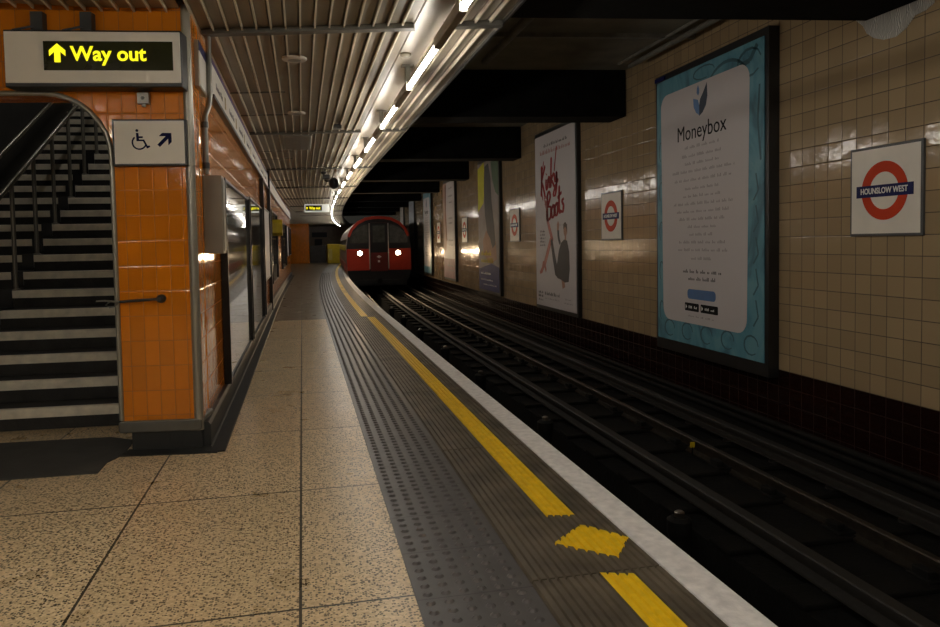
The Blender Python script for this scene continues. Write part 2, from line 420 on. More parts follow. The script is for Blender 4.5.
# right wall
wr = MB()
pts = [(y, dl(y)) for y, _ in PATH]; arc = 0; A = []
for i, (y, d) in enumerate(pts):
    if i: arc += math.hypot(y-pts[i-1][0], d-pts[i-1][1])
    A.append(arc)
for i in range(len(pts)-1):
    (ya, da), (yb, db) = pts[i], pts[i+1]
    ua, ub = A[i]-8, A[i+1]-8
    wr.face([(4.6+da, ya, -1.4), (4.6+da, ya, 3.75), (4.6+db, yb, 3.75), (4.6+db, yb, -1.4)], [(ua, -1.4), (ua, 3.75), (ub, 3.75), (ub, -1.4)])
    wr.face([(4.85+da, ya, -1.4), (4.85+db, yb, -1.4), (4.85+db, yb, 3.75), (4.85+da, ya, 3.75)], [(ua, -1.4), (ub, -1.4), (ub, 3.75), (ua, 3.75)])
wr.build('wall_right', M_cream, kind='structure')
# structural soffit over everything
MB().sweep([(-.9, 3.72), (4.85, 3.72), (4.85, 3.95), (-.9, 3.95)], PATH).build('ceiling', M_soffit, kind='structure')
MB().sweep([(-6.0, 3.72), (-.9, 3.72), (-.9, 3.95), (-6.0, 3.95)], [(-8, 0), (5.2, 0)]).build('ceiling', M_soffit, kind='structure')
B(-6.0, -.9, 5.0, 5.2, 2.85, 6.0).build('wall_stair_head', M_stairwall, kind='structure')
B(-3.5, -.9, 13.6, 13.8, 2.0, 7.2).build('wall_stair_end', M_stairwall, kind='structure')
# ends
B(-6.2, 7.5, -8.3, -8.0, -1.4, 3.9).build('wall_back', M_stairwall, kind='structure')
B(-6.3, -6.0, -8.2, 12, -.2, 5.2).build('wall_left', M_stairwall, kind='structure')

# column face direction
CE = Vector((.992, -.128, 0)); CE.normalize(); CA = math.atan2(CE.y, CE.x)
C0 = Vector((-.66, 4.884, 0))                # right-hand corner of the column at the floor
def colm(u, v, z): return C0+CE*u+Vector((-CE.y, CE.x, 0))*v+Vector((0, 0, z))
# column / arch wall : local x = u (negative to the left), local y = depth
wall_root_rot = CA
def arch_outline():
    r = .40; jl = -.515
    p = [(-.035, .20), (-.035, 2.80), (-1.02, 2.80)]
    # rounded top-left shoulder of the bulkhead
    for i in range(7):
        t = PI/2*i/6; p.append((-1.02-.45*math.sin(t), 2.46+.34*math.cos(t)))
    p += [(-1.47, 2.27), (-.515-.40, 2.27)]
    for i in range(1, 9):
        t = PI/2*i/8; p.append((-.515-.40*math.cos(t), 1.87+.40*math.sin(t)) if False else (-.915+.40*math.sin(t), 1.87+.40*math.cos(t)))
    p += [(jl, .20)]
    return p
ol = [(-.03, .19), (-.03, 2.82), (-3.2, 2.82), (-3.2, 2.27), (-.898, 2.27)]+[(-.898+.40*math.sin(PI/16*i), 1.87+.40*math.cos(PI/16*i)) for i in range(1, 9)]+[(-.498, .19)]
me_pts = ol[::-1]
def wall_face(name, pts, y0, y1, mat, u_off=0):
    n = len(pts)
    if sum(pts[i][0]*pts[(i+1) % n][1]-pts[(i+1) % n][0]*pts[i][1] for i in range(n)) < 0: pts = pts[::-1]
    mb = MB()
    mb.face([(x, y0, z) for x, z in pts], [(x+u_off, z) for x, z in pts])
    mb.face([(x, y1, z) for x, z in pts][::-1], [(x+u_off, z) for x, z in pts][::-1])
    for i in range(n):
        a, b = pts[i], pts[(i+1) % n]
        mb.face([(a[0], y1, a[1]), (b[0], y1, b[1]), (b[0], y0, b[1]), (a[0], y0, a[1])], [(.4, a[1]), (.4+abs(b[0]-a[0]), b[1]), (.2, b[1]), (.2, a[1])])
    return mb
aw = wall_face('wall_front', ol, 0, .30, M_orange, u_off=.515).build('wall_front', M_orange, kind='structure')
aw.location = C0; aw.rotation_euler = (0, 0, CA)
# trims round the arch, at the corner and along the foot of the column
tr = MB()
arc_c = [(-3.2, 2.27), (-.898, 2.27)]+[(-.898+.40*math.sin(PI/16*i), 1.87+.40*math.cos(PI/16*i)) for i in range(1, 9)]+[(-.498, .20)]
tr.tube([(x, -.005, z) for x, z in arc_c], .016, 8)
t2 = tr.build('trim_2', M_trim, kind='structure'); t2.location = C0; t2.rotation_euler = (0, 0, CA)
tr = MB(); tr.tube([(-.022, .012, .12), (-.022, .012, 2.82)], .030, 12)
t3 = tr.build('trim_3', M_trim, kind='structure'); t3.location = C0; t3.rotation_euler = (0, 0, CA)
tr = MB(); tr.plate([(-.515, .13), (-.505, .12), (-.01, .12), (0, .13), (0, .185), (-.01, .195), (-.505, .195), (-.515, .185)], -.022, .30)
t4 = tr.build('trim_4', M_grey_low, kind='structure', bevel=.012); t4.location = C0; t4.rotation_euler = (0, 0, CA)
bs = B(-.44, -.0, 0, .32, -.05, .12).build('baseboard_front', M_skirt, kind='structure'); bs.location = C0; bs.rotation_euler = (0, 0, CA)
bs = B(-.47, .12, -.13, .02, -.02, .006).build('baseboard_front', M_skirt, kind='structure'); bs.location = C0; bs.rotation_euler = (0, 0, CA)

# left platform wall (orange tiles), runs from the column back
XL = -.655
def xo(y):
    return 0 if y < 14 else .165*((y-14)/18.)**1.6
LP = [(4.93, 0), (14, 0)]+[(y, xo(y)) for y in range(16, 33, 2)]
lw = MB()
for (ya, da), (yb, db) in zip(LP[:-1], LP[1:]):
    lw.face([(XL+da, ya, .15), (XL+db, yb, .15), (XL+db, yb, 2.9), (XL+da, ya, 2.9)], [(ya-4.93, .15), (yb-4.93, .15), (yb-4.93, 2.9), (ya-4.93, 2.9)])
    lw.face([(XL-.2+da, ya, .15), (XL-.2+da, ya, 2.9), (XL-.2+db, yb, 2.9), (XL-.2+db, yb, .15)], [(ya, .15), (ya, 2.9), (yb, 2.9), (yb, .15)])
    lw.face([(XL+da, ya, 2.9), (XL+db, yb, 2.9), (XL-.2+db, yb, 2.9), (XL-.2+da, ya, 2.9)], [(0, 0)]*4)
    lw.face([(XL+da, ya, .15), (XL-.2+da, ya, .15), (XL-.2+db, yb, .15), (XL+db, yb, .15)], [(0, 0)]*4)
b, db = LP[-1]
lw.face([(XL+db, b, .15), (XL-.2+db, b, .15), (XL-.2+db, b, 2.9), (XL+db, b, 2.9)], [(0, .15), (.2, .15), (.2, 2.9), (0, 2.9)])
lw.face([(XL, 4.93, .15), (XL, 4.93, 2.9), (XL-.2, 4.93, 2.9), (XL-.2, 4.93, .15)], [(0, 0)]*4)
lw.build('wall_left', M_orange, kind='structure')
MB().sweep([(XL-.2, 0), (XL+.045, 0), (XL+.045, .145), (XL+.03, .165), (XL-.2, .165)], [(4.9, 0)]+LP[1:]).build('baseboard_left', M_skirt, kind='structure')
MB().sweep([(XL, -.01), (-.505, -.01), (-.515, .008), (XL, .008)], [(4.76, 0)]+LP[1:]).build('baseboard_left', M_skirt, kind='structure')
MB().sweep([(XL+.046, .008), (XL+.056, .008), (XL+.052, .018), (XL+.046, .018)], [(4.86, 0)]+LP[1:]).build('trim_5', M_grey_low, kind='structure')

# slatted metal ceiling over the platform
def slat_profile(x0, x1, p=.097):
    pts = []; x = x0
    while x+p <= x1+1e-6:
        pts += [(x, 2.80), (x+p-.014, 2.80), (x+p-.012, 2.84), (x+p-.001, 2.84)]
        x += p
    return pts, x
LIPS = MB()
def ceil_strip(x0, x1, path, mat=None, flat=False):
    if flat: prof = [(x0, 2.797), (x1, 2.797)]; xe = x1
    else: prof, xe = slat_profile(x0, x1); prof.append((xe, 2.80))
    if not flat:
        x = x0
        while x+.097 <= x1+1e-6:
            LIPS.sweep([(x-.001, 2.774), (x+.010, 2.774), (x+.010, 2.802), (x-.001, 2.802)], path); x += .097
    mb = MB(); mb.sweep(([(xe, 2.90), (x0, 2.90)]+prof), path)
    return mb.build('ceiling', mat or M_ceil, kind='structure', fixn=True)
ceil_strip(-.655, -.655+.097*15+.001, PATH)
ceil_strip(.795, .985, PATH, M_ceil_flat, True)
ceil_strip(.985, 1.38, PATH)
ceil_strip(-3.9, -.655, [(-8, 0), (4.95, 0)])
ceil_strip(-3.3, -.655, [(13.9, 0)]+[(y, dl(y)) for y in range(14, 63, 2)])
LIPS.build('trim_8', pm('bright_slat_edge', (.78, .70, .54), .35, metal=.2, var=.1), kind='structure')
MB().sweep([(1.375, 2.78), (1.39, 2.78), (1.39, 3.0), (1.375, 3.0)], PATH).build('trim_6', M_dark, kind='structure')

# stairs
SR, ST, SY = .156, .285, 5.675
SA = -.07
st = MB(); ns = MB()
XS0, XS1 = -3.25, -1.10
NST = 26
prof = []
for k in range(NST):
    prof += [(SY+ST*k, SR*k), (SY+ST*k, SR*(k+1))]
prof += [(SY+ST*NST, SR*NST), (SY+ST*NST, -.1), (SY, -.1)]
n = len(prof)
def sk(x, y): return y-(x+1.1)*.05
v = [(XS0, sk(XS0, y), z) for y, z in prof]+[(XS1, sk(XS1, y), z) for y, z in prof]
st.add(v, [tuple(range(n)), tuple(range(2*n-1, n-1, -1))]+[(i, i+n, (i+1) % n+n, (i+1) % n) for i in range(n)])
stairs = thing('staircase', 'wide stone staircase with pale step edges climbing behind the arch on the left', 'staircase', (0, 0, 0))
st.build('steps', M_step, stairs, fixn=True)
for k in range(NST):
    m_ = MB(); y = SY+ST*k; z = SR*(k+1)
    v = []
    for X_ in (XS0, XS1):
        for (yy_, zz_) in ((y-.012, z-.066), (y-.012, z-.002), (y-.008, z+.002), (y+.035, z+.002), (y+.035, z-.066)):
            v.append((X_, sk(X_, yy_), zz_))
    m_.add(v, [(4, 3, 2, 1, 0), (5, 6, 7, 8, 9)]+[(i, (i+1) % 5, (i+1) % 5+5, i+5) for i in range(5)])
    m_.build('step_nosing', M_nose, stairs, fixn=True)
# stair enclosure
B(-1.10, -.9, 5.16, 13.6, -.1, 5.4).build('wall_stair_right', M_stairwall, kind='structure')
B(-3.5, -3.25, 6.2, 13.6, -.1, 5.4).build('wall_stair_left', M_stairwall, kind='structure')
sc_ = MB(); sc_.add([(-3.5, 5.2, 3.3), (-.9, 5.2, 3.3), (-.9, 13.6, 6.9), (-3.5, 13.6, 6.9), (-3.5, 5.2, 3.5), (-.9, 5.2, 3.5), (-.9, 13.6, 7.1), (-3.5, 13.6, 7.1)],
        [(0, 3, 2, 1), (4, 5, 6, 7), (0, 1, 5, 4), (1, 2, 6, 5), (2, 3, 7, 6), (3, 0, 4, 7)])
sc_.build('ceiling', M_stairwall, kind='structure')

# far end of the platform
fe = MB(); fe.face([(-4, 52, -.1), (.5, 52, -.1), (.5, 52, 2.95), (-4, 52, 2.95)], [(0, -.1), (4.5, -.1), (4.5, 2.95), (0, 2.95)])
fe.face([(.5, 52, -.1), (.5, 60, -.1), (.5, 60, 2.95), (.5, 52, 2.95)], [(0, -.1), (8, -.1), (8, 2.95), (0, 2.95)])
fe.face([(-4, 52.3, -.1), (-4, 52.3, 2.95), (.45, 52.3, 2.95), (.45, 52.3, -.1)], [(0, 0)]*4)
fe.build('wall_far', M_orange, kind='structure')
ff = MB(); ff.face([(.4, 60, -.1), (5.2, 60, -.1), (5.2, 60, 3.0), (.4, 60, 3.0)], [(0, -.1), (4.8, -.1), (4.8, 3), (0, 3)])
ff.face([(.4, 60.3, -.1), (.4, 60.3, 3), (5.2, 60.3, 3), (5.2, 60.3, -.1)], [(0, 0)]*4)
ff.build('wall_far', M_cream_far, kind='structure')
MB().sweep([(-5, 2.80), (-.655, 2.80), (-.655, 2.9), (-5, 2.9)], [(31.9, 0), (52.2, 0)]).build('ceiling', M_ceil_flat, kind='structure')

# ================================================================ BEAMS AND OVERHEAD SERVICES
BS = -.13
def beam(yw, i):
    """dark deep beam with its far lower edge meeting the right wall at yw"""
    th = .55; mb = MB(); d = dl(yw)
    xs = (1.0+d, 4.59+d)
    v = []
    for z in (3.06, 3.72):
        for x in xs:
            y = yw+(x-4.6-d)*BS
            v += [(x, y-th, z), (x, y, z)]
    mb.add(v, [(0, 1, 3, 2), (4, 6, 7, 5), (0, 2, 6, 4), (1, 5, 7, 3), (0, 4, 5, 1), (2, 3, 7, 6)])
    return mb
beam_y = [5.20, 10.28, 15.38, 20.48, 25.5, 30.5, 35.5, 40.5, 45.5]
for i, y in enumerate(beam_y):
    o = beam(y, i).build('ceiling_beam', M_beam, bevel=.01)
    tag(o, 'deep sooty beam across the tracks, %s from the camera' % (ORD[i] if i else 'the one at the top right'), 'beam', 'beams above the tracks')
def conduit(name, x, z, r, y0, y1, label, cat='pipe'):
    return tag(MB().tube([(x, y0, z), (x, y1, z)], r, 8).build(name, M_grey_dk), label, cat)
M_grey_dk = pm('sooty_pipe', (.15, .14, .115), rough=.55, var=.3)
conduit('cable_pipe', 2.35, 3.60, .045, 5.35, 9.1, 'sooty pipe running under the soffit between the two nearest beams')
conduit('cable_pipe', 4.36, 3.62, .035, 5.3, 9.1, 'sooty pipe high against the right wall above the blue poster')
conduit('cable_pipe', 4.20, 3.64, .022, 5.3, 9.1, 'thin sooty pipe beside the pipe high on the right wall')
conduit('cable_pipe', 1.75, 3.63, .025, 5.4, 9.4, 'thin pipe over the track nearest the slatted ceiling')
for k, yb in enumerate((6.6, 7.9)):
    o = MB().bar((1.4, yb+.3, 3.655), (4.55, yb-.1, 3.655), .05, .05).build('support_channel', M_grey_dk)
    tag(o, 'sooty steel channel under the soffit, %s of the two between the nearest beams' % ('nearer', 'farther')[k], 'channel', 'soffit channels')

M_crail = pm('ceiling_rail_grey', (.10, .095, .08), .45, metal=.3)
# ceiling cross rails
def xrail(y, x0, x1, i, w_=.075, part=''):
    mb = MB().bar((x0, y-.26*(x0), 2.765), (x1, y-.26*(x1), 2.765), w_, .045)
    return mb
ry = [5.17, 9.81, 14.45, 19.1, 23.7, 28.3, 32.9, 37.5]
for i, y in enumerate(ry):
    d = dl(y); wd = .075 if i == 0 else .045
    mb = MB()
    mb.bar((-.63+d*.9, y+.165, 2.775), (.79+d, y-.2, 2.775), wd, .035)
    mb.bar((.985+d, y-.255, 2.775), (1.37+d, y-.36, 2.775), wd, .035)
    tag(mb.build('ceiling_rail', M_crail), 'grey steel rail crossing the slatted ceiling, %s from the camera' % ORD[i], 'ceiling rail', 'cross rails under the ceiling')
for i, y in enumerate((7.35, 8.6, 11.85, 12.9, 17.1)):
    o = MB().bar((-.64, y+.05, 2.781), (-.12, y-.08, 2.781), .014, .012).build('ceiling_joint', M_grey_dk)
    tag(o, 'thin dark joint strip across the left ceiling slats, %s from the camera' % ORD[i], 'joint strip', 'joint strips in the ceiling slats')

# ================================================================ FLUORESCENT LIGHTS
TS, PER, TL = 4.76, 2.095, 1.33
def make_light():
    root = thing('fluorescent_light', '', 'light', (0, 0, 0))
    # root sits under the ceiling at the near end of the tube; z 0 = 2.60
    MB().tube([(0, .02, 0), (0, TL-.02, 0)], .0185, 12).build('tube', M_tube, root)
    m_ = MB().box(-.022, .022, 0, .02, -.022, .05); m_.box(-.022, .022, TL-.02, TL, -.022, .05); m_.build('end_cap', M_endcap, root)
    B(-.012, .012, -.0, TL, .024, .045).build('spine', M_batten, root)
    b_ = MB().box(-.026, .026, TL, PER, -.022, .050); b_.build('batten', M_batten, root, bevel=.006)
    h_ = MB().box(-.020, .020, TL+.02, TL+.07, .045, .198); h_.box(-.05, .05, TL+.0, TL+.09, .185, .198); h_.build('hanger', M_grey, root)
    return root
proto = make_light()
ks = list(range(-5, 23))
k_near = None
for j, k in enumerate(ks):
    y = TS+PER*k
    o = proto if j == 0 else copy_tree(proto)
    ym = y+PER/2
    o.location = (.91+dl(y), y, 2.60); o.rotation_euler = (0, 0, -math.atan((dl(y+PER)-dl(y))/PER))
    if y+PER < 3: o['label'] = 'lit fluorescent tube hanging over the platform edge beside the camera, out of the photo'; 
    else: o['label'] = 'lit fluorescent tube on a hung batten over the platform edge, %s from the camera' % ORD[k+1]
    o['group'] = 'row of fluorescent tubes along the platform edge'

# unseen tubes added to brighten the hall floor, the column and the stairs
for xh in (-3.2, -1.3):
    for k, y in enumerate((-4.4, -2.0, .4)):
        o = copy_tree(proto); o.location = (xh, y, 2.60); o.rotation_euler = (0, 0, 0)
        for ch in o.children:
            if ch.name.startswith('tube'): ch.data = ch.data.copy(); ch.data.materials[0] = M_tube2
        o['label'] = 'added unseen fluorescent tube lighting the hall floor from the left'; o['group'] = 'tubes over the hall floor'
for k, y in enumerate((7.4, 9.9)):
    o = copy_tree(proto); zc = 3.3+(y-5.2)*3.6/8.4; o.location = (-1.75, y, zc-.34); o.rotation_euler = (math.atan(3.6/8.4), 0, 0)
    o['label'] = ('added unseen fluorescent tube under the stair ceiling, lower one', 'added unseen fluorescent tube under the stair ceiling, upper one')[k]; o['group'] = 'tubes over the stairs'

# ================================================================ CEILING FITTINGS
def speaker(y, which):
    t = thing('ceiling_speaker', which, 'speaker', (-.02, y, 2.785), 0, 'round ceiling speakers')
    MB().lathe([(.098, 0), (.098, -.012), (.086, -.02), (.078, -.02)], n=28).build('rim', M_ceil_flat, t)
    MB().lathe([(.078, -.012), (.05, -.02), (.012, -.022)], n=28).build('grille', M_grey, t)
    return t
speaker(5.97, 'round pale speaker in the slatted ceiling, nearer of the two')
speaker(8.39, 'round pale speaker in the slatted ceiling, farther of the two')
t = thing('ceiling_hatch', 'dark rectangular metal plate fixed under the ceiling slats beyond the speakers', 'hatch', (-.03, 10.75, 2.785))
B(-.2, .2, -.75, .75, -.02, 0).build('plate', M_grey, t, bevel=.004); B(-.17, .17, -.7, .7, -.026, -.018).build('cover', pm('hatch_cover', (.15, .13, .1), .5), t)
t = thing('ceiling_box', 'small black junction box on the ceiling beside the flat light panel', 'junction box', (.47, 9.2, 2.785))
B(-.05, .05, -.06, .06, -.05, 0).build('box', M_dark, t, bevel=.004)
t = thing('security_camera', 'black security camera hanging on a bracket from the platform ceiling', 'camera', (.47, 15.1, 2.785))
MB().lathe([(.06, 0), (.06, -.03), (.03, -.05)], n=16).build('mount', M_black, t)
MB().tube([(0, 0, -.04), (0, 0, -.14), (.05, 0, -.19), (.16, 0, -.19)], .022, 8).build('bracket', M_black, t)
MB().lathe([(.03, -.12), (.085, -.16), (.10, -.25), (.08, -.32), (.03, -.35)], c=(.2, 0, 0), n=18).build('dome', M_black, t)
B(-.02, .11, -.28, -.10, -.17, -.08).build('housing', M_black, t, bevel=.01)
t = thing('smoke_detector', 'small pale detector on the flat strip above the tubes', 'detector', (.84, 5.75, 2.795))
MB().lathe([(.045, 0), (.045, -.015), (.025, -.028)], n=18).build('detector_body', pm('detector', (.26, .23, .17), .5), t)

# ================================================================ SIGNS ON THE COLUMN
def on_col(u, z, v=0):
    p = colm(u, v, z); return (p.x, p.y, p.z)
t = thing('way_out_sign', 'white sign box with lit yellow "Way out" and arrow above the stair arch', 'sign', on_col(-.530, 2.455), CA)
SW, SH = .518, .155
B(-SW, SW, -.14, -.0, -SH-.02, SH+.012).build('housing', M_black, t, bevel=.006)
B(-SW+.006, SW-.006, -.146, -.13, -SH+.004, SH).build('face', M_white, t, bevel=.003)
B(-.286, .469, -.149, -.135, -.077, .097).build('display', M_ledback, t)
text('Way out', .121, M_led, t, 'lettering', x=.092, y=-.1515, z=-.018, bold=.0026, width=.445, valign='BOTTOM_BASELINE')
MB().plate([(-.205+a, .022+b*.92) for a, b in ((-.0175, -.056), (.0175, -.056), (.0175, .012), (.047, -.016), (.047, .022), (0, .066), (-.047, .022), (-.047, -.016), (-.0175, .012))], -.1525, -.150).build('arrow', M_led, t)
for q, u in enumerate((-.36, -.07)):
    m_ = MB().box(u-.035, u+.035, -.06, 0, .19, .30); m_.bar((u-.02, -.06, .21), (u-.11, -.13, .165), .012, .012)
    m_.build('bracket', M_dark, t)
t = thing('step_free_sign', 'white sign with navy wheelchair symbol and diagonal arrow on the orange column', 'sign', on_col(-.250, 1.957), CA)
B(-.225, .225, -.045, 0, -.145, .145).build('frame', M_black, t, bevel=.004)
B(-.212, .212, -.049, -.03, -.132, .135).build('face', M_white, t, bevel=.002)
wc = MB(); ox, oz = -.055, .012; yA, yB = -.0515, -.049
wc.ring(.0085, 0, ox-.018, oz+.062, yA, yB, 16)
wc.plate([(ox-.024, oz+.047), (ox-.010, oz+.047), (ox-.008, oz+.026), (ox+.016, oz+.026), (ox+.016, oz+.015), (ox-.008, oz+.015), (ox-.006, oz+.006), (ox+.024, oz+.006), (ox+.044, oz-.034), (ox+.054, oz-.030), (ox+.060, oz-.040), (ox+.040, oz-.050), (ox+.017, oz-.004), (ox-.022, oz-.004)], yA, yB)
wc.ring(.046, .037, ox-.006, oz-.012, yA, yB, 26, a0=math.radians(130), a1=math.radians(340))
wc.build('wheelchair_symbol', M_navytxt, t)
ar = MB(); ax, az = .095, .018
c_, s_ = math.cos(-PI/4), math.sin(-PI/4)
shape = [(-.014, -.062), (.014, -.062), (.014, .018), (.048, -.016), (.048, .014), (0, .062), (-.048, .014), (-.048, -.016), (-.014, .018)]
shape = [(-.013, -.070), (.013, -.070), (.013, .022), (.050, -.014), (.050, .022), (0, .070), (-.050, .022), (-.050, -.014), (-.013, .022)]
ar.plate([(ax+(x*c_-z*s_)*.80, az+(x*s_+z*c_)*.80) for x, z in shape], yA, yB)
ar.build('arrow', M_navytxt, t)
t = thing('alarm_box', 'small grey square box on the column just below the lit sign', 'box', on_col(-.285, 2.235), CA)
B(-.036, .036, -.04, 0, -.036, .036).build('box', M_grey, t, bevel=.005)
MB().lathe([(.010, -.045), (.012, -.04)], axis='y', n=12).build('button', M_dark, t)
MB().tube([(0, -.02, .036), (0, -.02, .09)], .008, 8).build('cable_stub', M_grey, t)
MB().lathe([(.014, -.052), (.014, -.036)], c=(0, -.02, 0), n=10).build('gland', M_grey, t)
t = thing('barrier_hook', 'black rod with a hooked end fixed across the orange column toward the stairs', 'barrier', on_col(-.225, .975), CA)
MB().lathe([(.028, 0), (.028, -.012), (.018, -.03), (.022, -.045), (.012, -.055)], axis='y', n=14).build('knob', M_black, t)
MB().tube([(0, -.045, 0), (-.10, -.05, -.004), (-.24, -.055, -.012)], .009, 8).build('rod', M_black, t)
MB().tube([(-.24, -.055, -.012), (-.33, -.06, -.002), (-.38, -.06, -.004)], .007, 8, .004).build('tip', M_grey, t)
MB().tube([(-.24, -.055, -.012), (-.27, -.055, -.04), (-.30, -.055, -.045), (-.325, -.055, -.03), (-.30, -.055, -.010)], .005, 6).build('loop', M_grey, t)
# floor mat before the stairs
mp = [(-3.6, 5.47), (-1.32, 5.33), (-1.14, 5.20), (-1.13, 4.86), (-1.19, 4.70), (-1.19, 4.49), (-3.6, 4.55)]
mb = MB(); k = len(mp)
mb.add([(x, y, .0) for x, y in mp]+[(x, y, .006) for x, y in mp], [tuple(range(k)), tuple(range(2*k-1, k-1, -1))]+[(i, (i+1) % k, (i+1) % k+k, i+k) for i in range(k)])
tag(mb.build('floor_mat', pm('mat_dark', (.05, .047, .04), .75, var=.2, bump=.3, bscale=90), fixn=True), 'dark flat mat on the floor at the foot of the stairs', 'mat')

# handrail in the middle of the stairs
t = thing('stair_handrail', 'dark twin-rail steel handrail with posts climbing the middle of the stairs', 'handrail', (-2.52, 7.0, 0))
sl = .156/.285*1.0
def hz(y): return 1.80+(y)*.515
for dx, nm in ((0, 'handrail'), (-.30, 'handrail')):
    MB().tube([(dx, -.6, hz(-.6)), (dx, 4.2, hz(4.2))], .026, 10).build(nm, M_railsteel, t)
for k in range(9):
    y = .2+k*.57
    if y > 4.1: break
    zf = SR*math.floor((7.0+y-.07-SY)/ST+1)
    MB().tube([(0, y, zf-.01), (0, y, hz(y))], .020, 8).build('post', M_bal, t)
    MB().lathe([(.04, zf), (.04, zf+.012), (.018, zf+.02)], c=(0, y, 0), n=10).build('post_foot', M_bal, t)
bs_ = MB()  # dark blocks over the step edges, just left of the posts
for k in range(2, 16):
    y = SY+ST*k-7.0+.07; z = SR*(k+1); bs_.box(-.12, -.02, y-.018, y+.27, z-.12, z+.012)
bs_.build('dark_step_blocks', M_black, t)

# ================================================================ LEFT WALL THINGS
t = thing('grey_conduit', 'grey conduit pipe bending down the wall beside the column corner', 'pipe', (0, 0, 0))
MB().tube([(-.60, 5.36, 2.80), (-.60, 5.36, 2.36), (-.607, 5.34, 2.28), (-.63, 5.30, 2.20), (-.634, 5.30, 2.10), (-.634, 5.30, 1.80)], .019, 10).build('pipe', M_grey, t)
for z in (2.14, 1.86): MB().lathe([(.026, -.02), (.026, .02)], c=(-.634, 5.30, z), n=12).build('collar', M_dark, t)
t = thing('wall_cabinet', 'plain grey metal cabinet box on the left wall under the conduit', 'cabinet', (-.655, 5.28, 1.52), PI/2)
B(-.03, .15, -.125, 0, -.27, .27).build('cabinet_body', M_cab, t, bevel=.005)
B(-.015, .135, -.131, -.123, -.25, .25).build('door', M_cab, t, bevel=.003)
MB().lathe([(.010, -.140), (.010, -.130)], c=(.10, 0, 0), axis='y', n=12).build('lock', M_rod, t)
# edge-on small sign high on the left wall
t = thing('wall_sign', 'small white sign with blue top, high on left wall beside the column corner', 'sign', (-.655, 5.22, 2.50), PI/2)
B(-.19, .20, -.03, 0, -.15, .15).build('frame', M_trim, t, bevel=.003)
B(-.185, .195, -.034, -.028, -.14, .08).build('face', M_white, t)
B(-.185, .195, -.034, -.028, .08, .145).build('blue_band', M_navy, t)
# line diagram frieze
t = thing('line_diagram', 'long white frieze board with purple band along the top of the left wall', 'sign', (-.655, 5.75, 2.44), PI/2)
L = 9.05
B(0, L, -.030, 0, 0, .27).build('board', M_white, t)
B(0, L, -.034, -.02, .235, .268).build('purple_band', pm('purple_print', (.05, .025, .15), .4), t)
B(-.01, L+.01, -.045, 0, -.028, 0).build('lower_edge', M_black, t)
for q in range(8):
    x = .5+q*1.08
    text(random.choice(['Hounslow West']), .075, M_grayprint, t, 'station_name', x=x, y=-.0312, z=.11)
    B(x+.42, x+.50, -.0325, -.029, .06, .16).build('interchange_mark', pm('map_mark', (.33, .22, .05), .5) if q == 0 else bpy.data.materials['map_mark'], t)
t = thing('line_diagram', 'far length of the white frieze board beyond the tall dark post', 'sign', (-.655, 15.0, 2.44))
bp_ = [(y-15.0, xo(y)) for y in (15, 17, 19, 21, 23, 25, 27, 29, 31, 32)]
MB().sweep([(0, 0), (.030, 0), (.030, .27), (0, .27)], bp_).build('board', M_white, t)
MB().sweep([(.02, .235), (.034, .235), (.034, .268), (.02, .268)], bp_).build('purple_band', bpy.data.materials['purple_print'], t)
MB().sweep([(0, -.028), (.045, -.028), (.045, 0), (0, 0)], bp_).build('lower_edge', M_black, t)
# tall posts
def tall_post(y, z0, z1, w_, label):
    o = B(-.655, -.59, y-w_/2, y+w_/2, z0, z1).build('frame_post', M_black, bevel=.004); tag(o, label, 'post'); return o
tall_post(14.9, .0, 2.80, .13, 'tall black post against the left wall, from floor to ceiling')
tall_post(12.3, .165, 2.40, .06, 'slim black upright on the left wall before the tall post')
# poster cases
def case(y0, y1, z0, z1, label, glass, left=True, right=True, extras=None):
    w_ = y1-y0
    t = thing('poster_case', label, 'poster case', (-.650+xo((y0+y1)/2), (y0+y1)/2, (z0+z1)/2), PI/2-math.atan((xo(y1)-xo(y0))/(y1-y0)), 'glazed cases along the left wall')
    fr = MB(); hw, hh = w_/2, (z1-z0)/2; e = .035
    fr.box(-hw, -hw+e, -.055, 0, -hh, hh); fr.box(hw-e, hw, -.055, 0, -hh, hh)
    fr.box(-hw+e, hw-e, -.045, 0, hh-e*.6, hh); fr.box(-hw+e, hw-e, -.045, 0, -hh, -hh+e*.6)
    fr.build('frame', M_black, t)
    B(-hw+e, hw-e, -.030, -.0, -hh+.02, hh-.02).build('glass_panel', glass, t)
    return t
M_glass2 = glass_mat('panel_glass_pale', (.20, .18, .14), .05)
case(6.20, 8.95, .165, 1.86, 'large glossy case on the left wall nearest the column', M_glass2)
case(9.15, 11.9, .165, 1.90, 'second glossy case on the left wall, mirroring yellow', M_casing)
pc = case(12.45, 14.7, .70, 1.95, 'framed white notice poster on the left wall before the tall post', M_post_white)
case(15.6, 18.6, .5, 2.05, 'dark glossy case just beyond the tall post', M_casing)
case(22.2, 25.6, .6, 2.0, 'black case on left wall beyond the yellow help point', M_casing)
case(26.4, 28.4, .9, 2.0, 'farther white notice on the left wall', M_post_white)
case(29.3, 31.3, .9, 2.0, 'farthest case on the left wall near its end', M_glass2)
t = thing('help_point', 'yellow eight-sided box standing out from the left wall beyond the tall post', 'help point', (-.65+xo(18.6), 18.6, 1.74), PI/2)
yb = MB().plate([(-.14, -.13), (-.07, -.20), (.07, -.20), (.14, -.13), (.14, .13), (.07, .20), (-.07, .20), (-.14, .13)], -.17, 0)
M_ybox = pm('yellow_box', (.55, .40, .012), .35, var=.08)
yb.build('box', M_ybox, t, bevel=.008)
B(-.06, .06, -.176, -.165, -.06, .10).build('front_plate', M_dark, t)

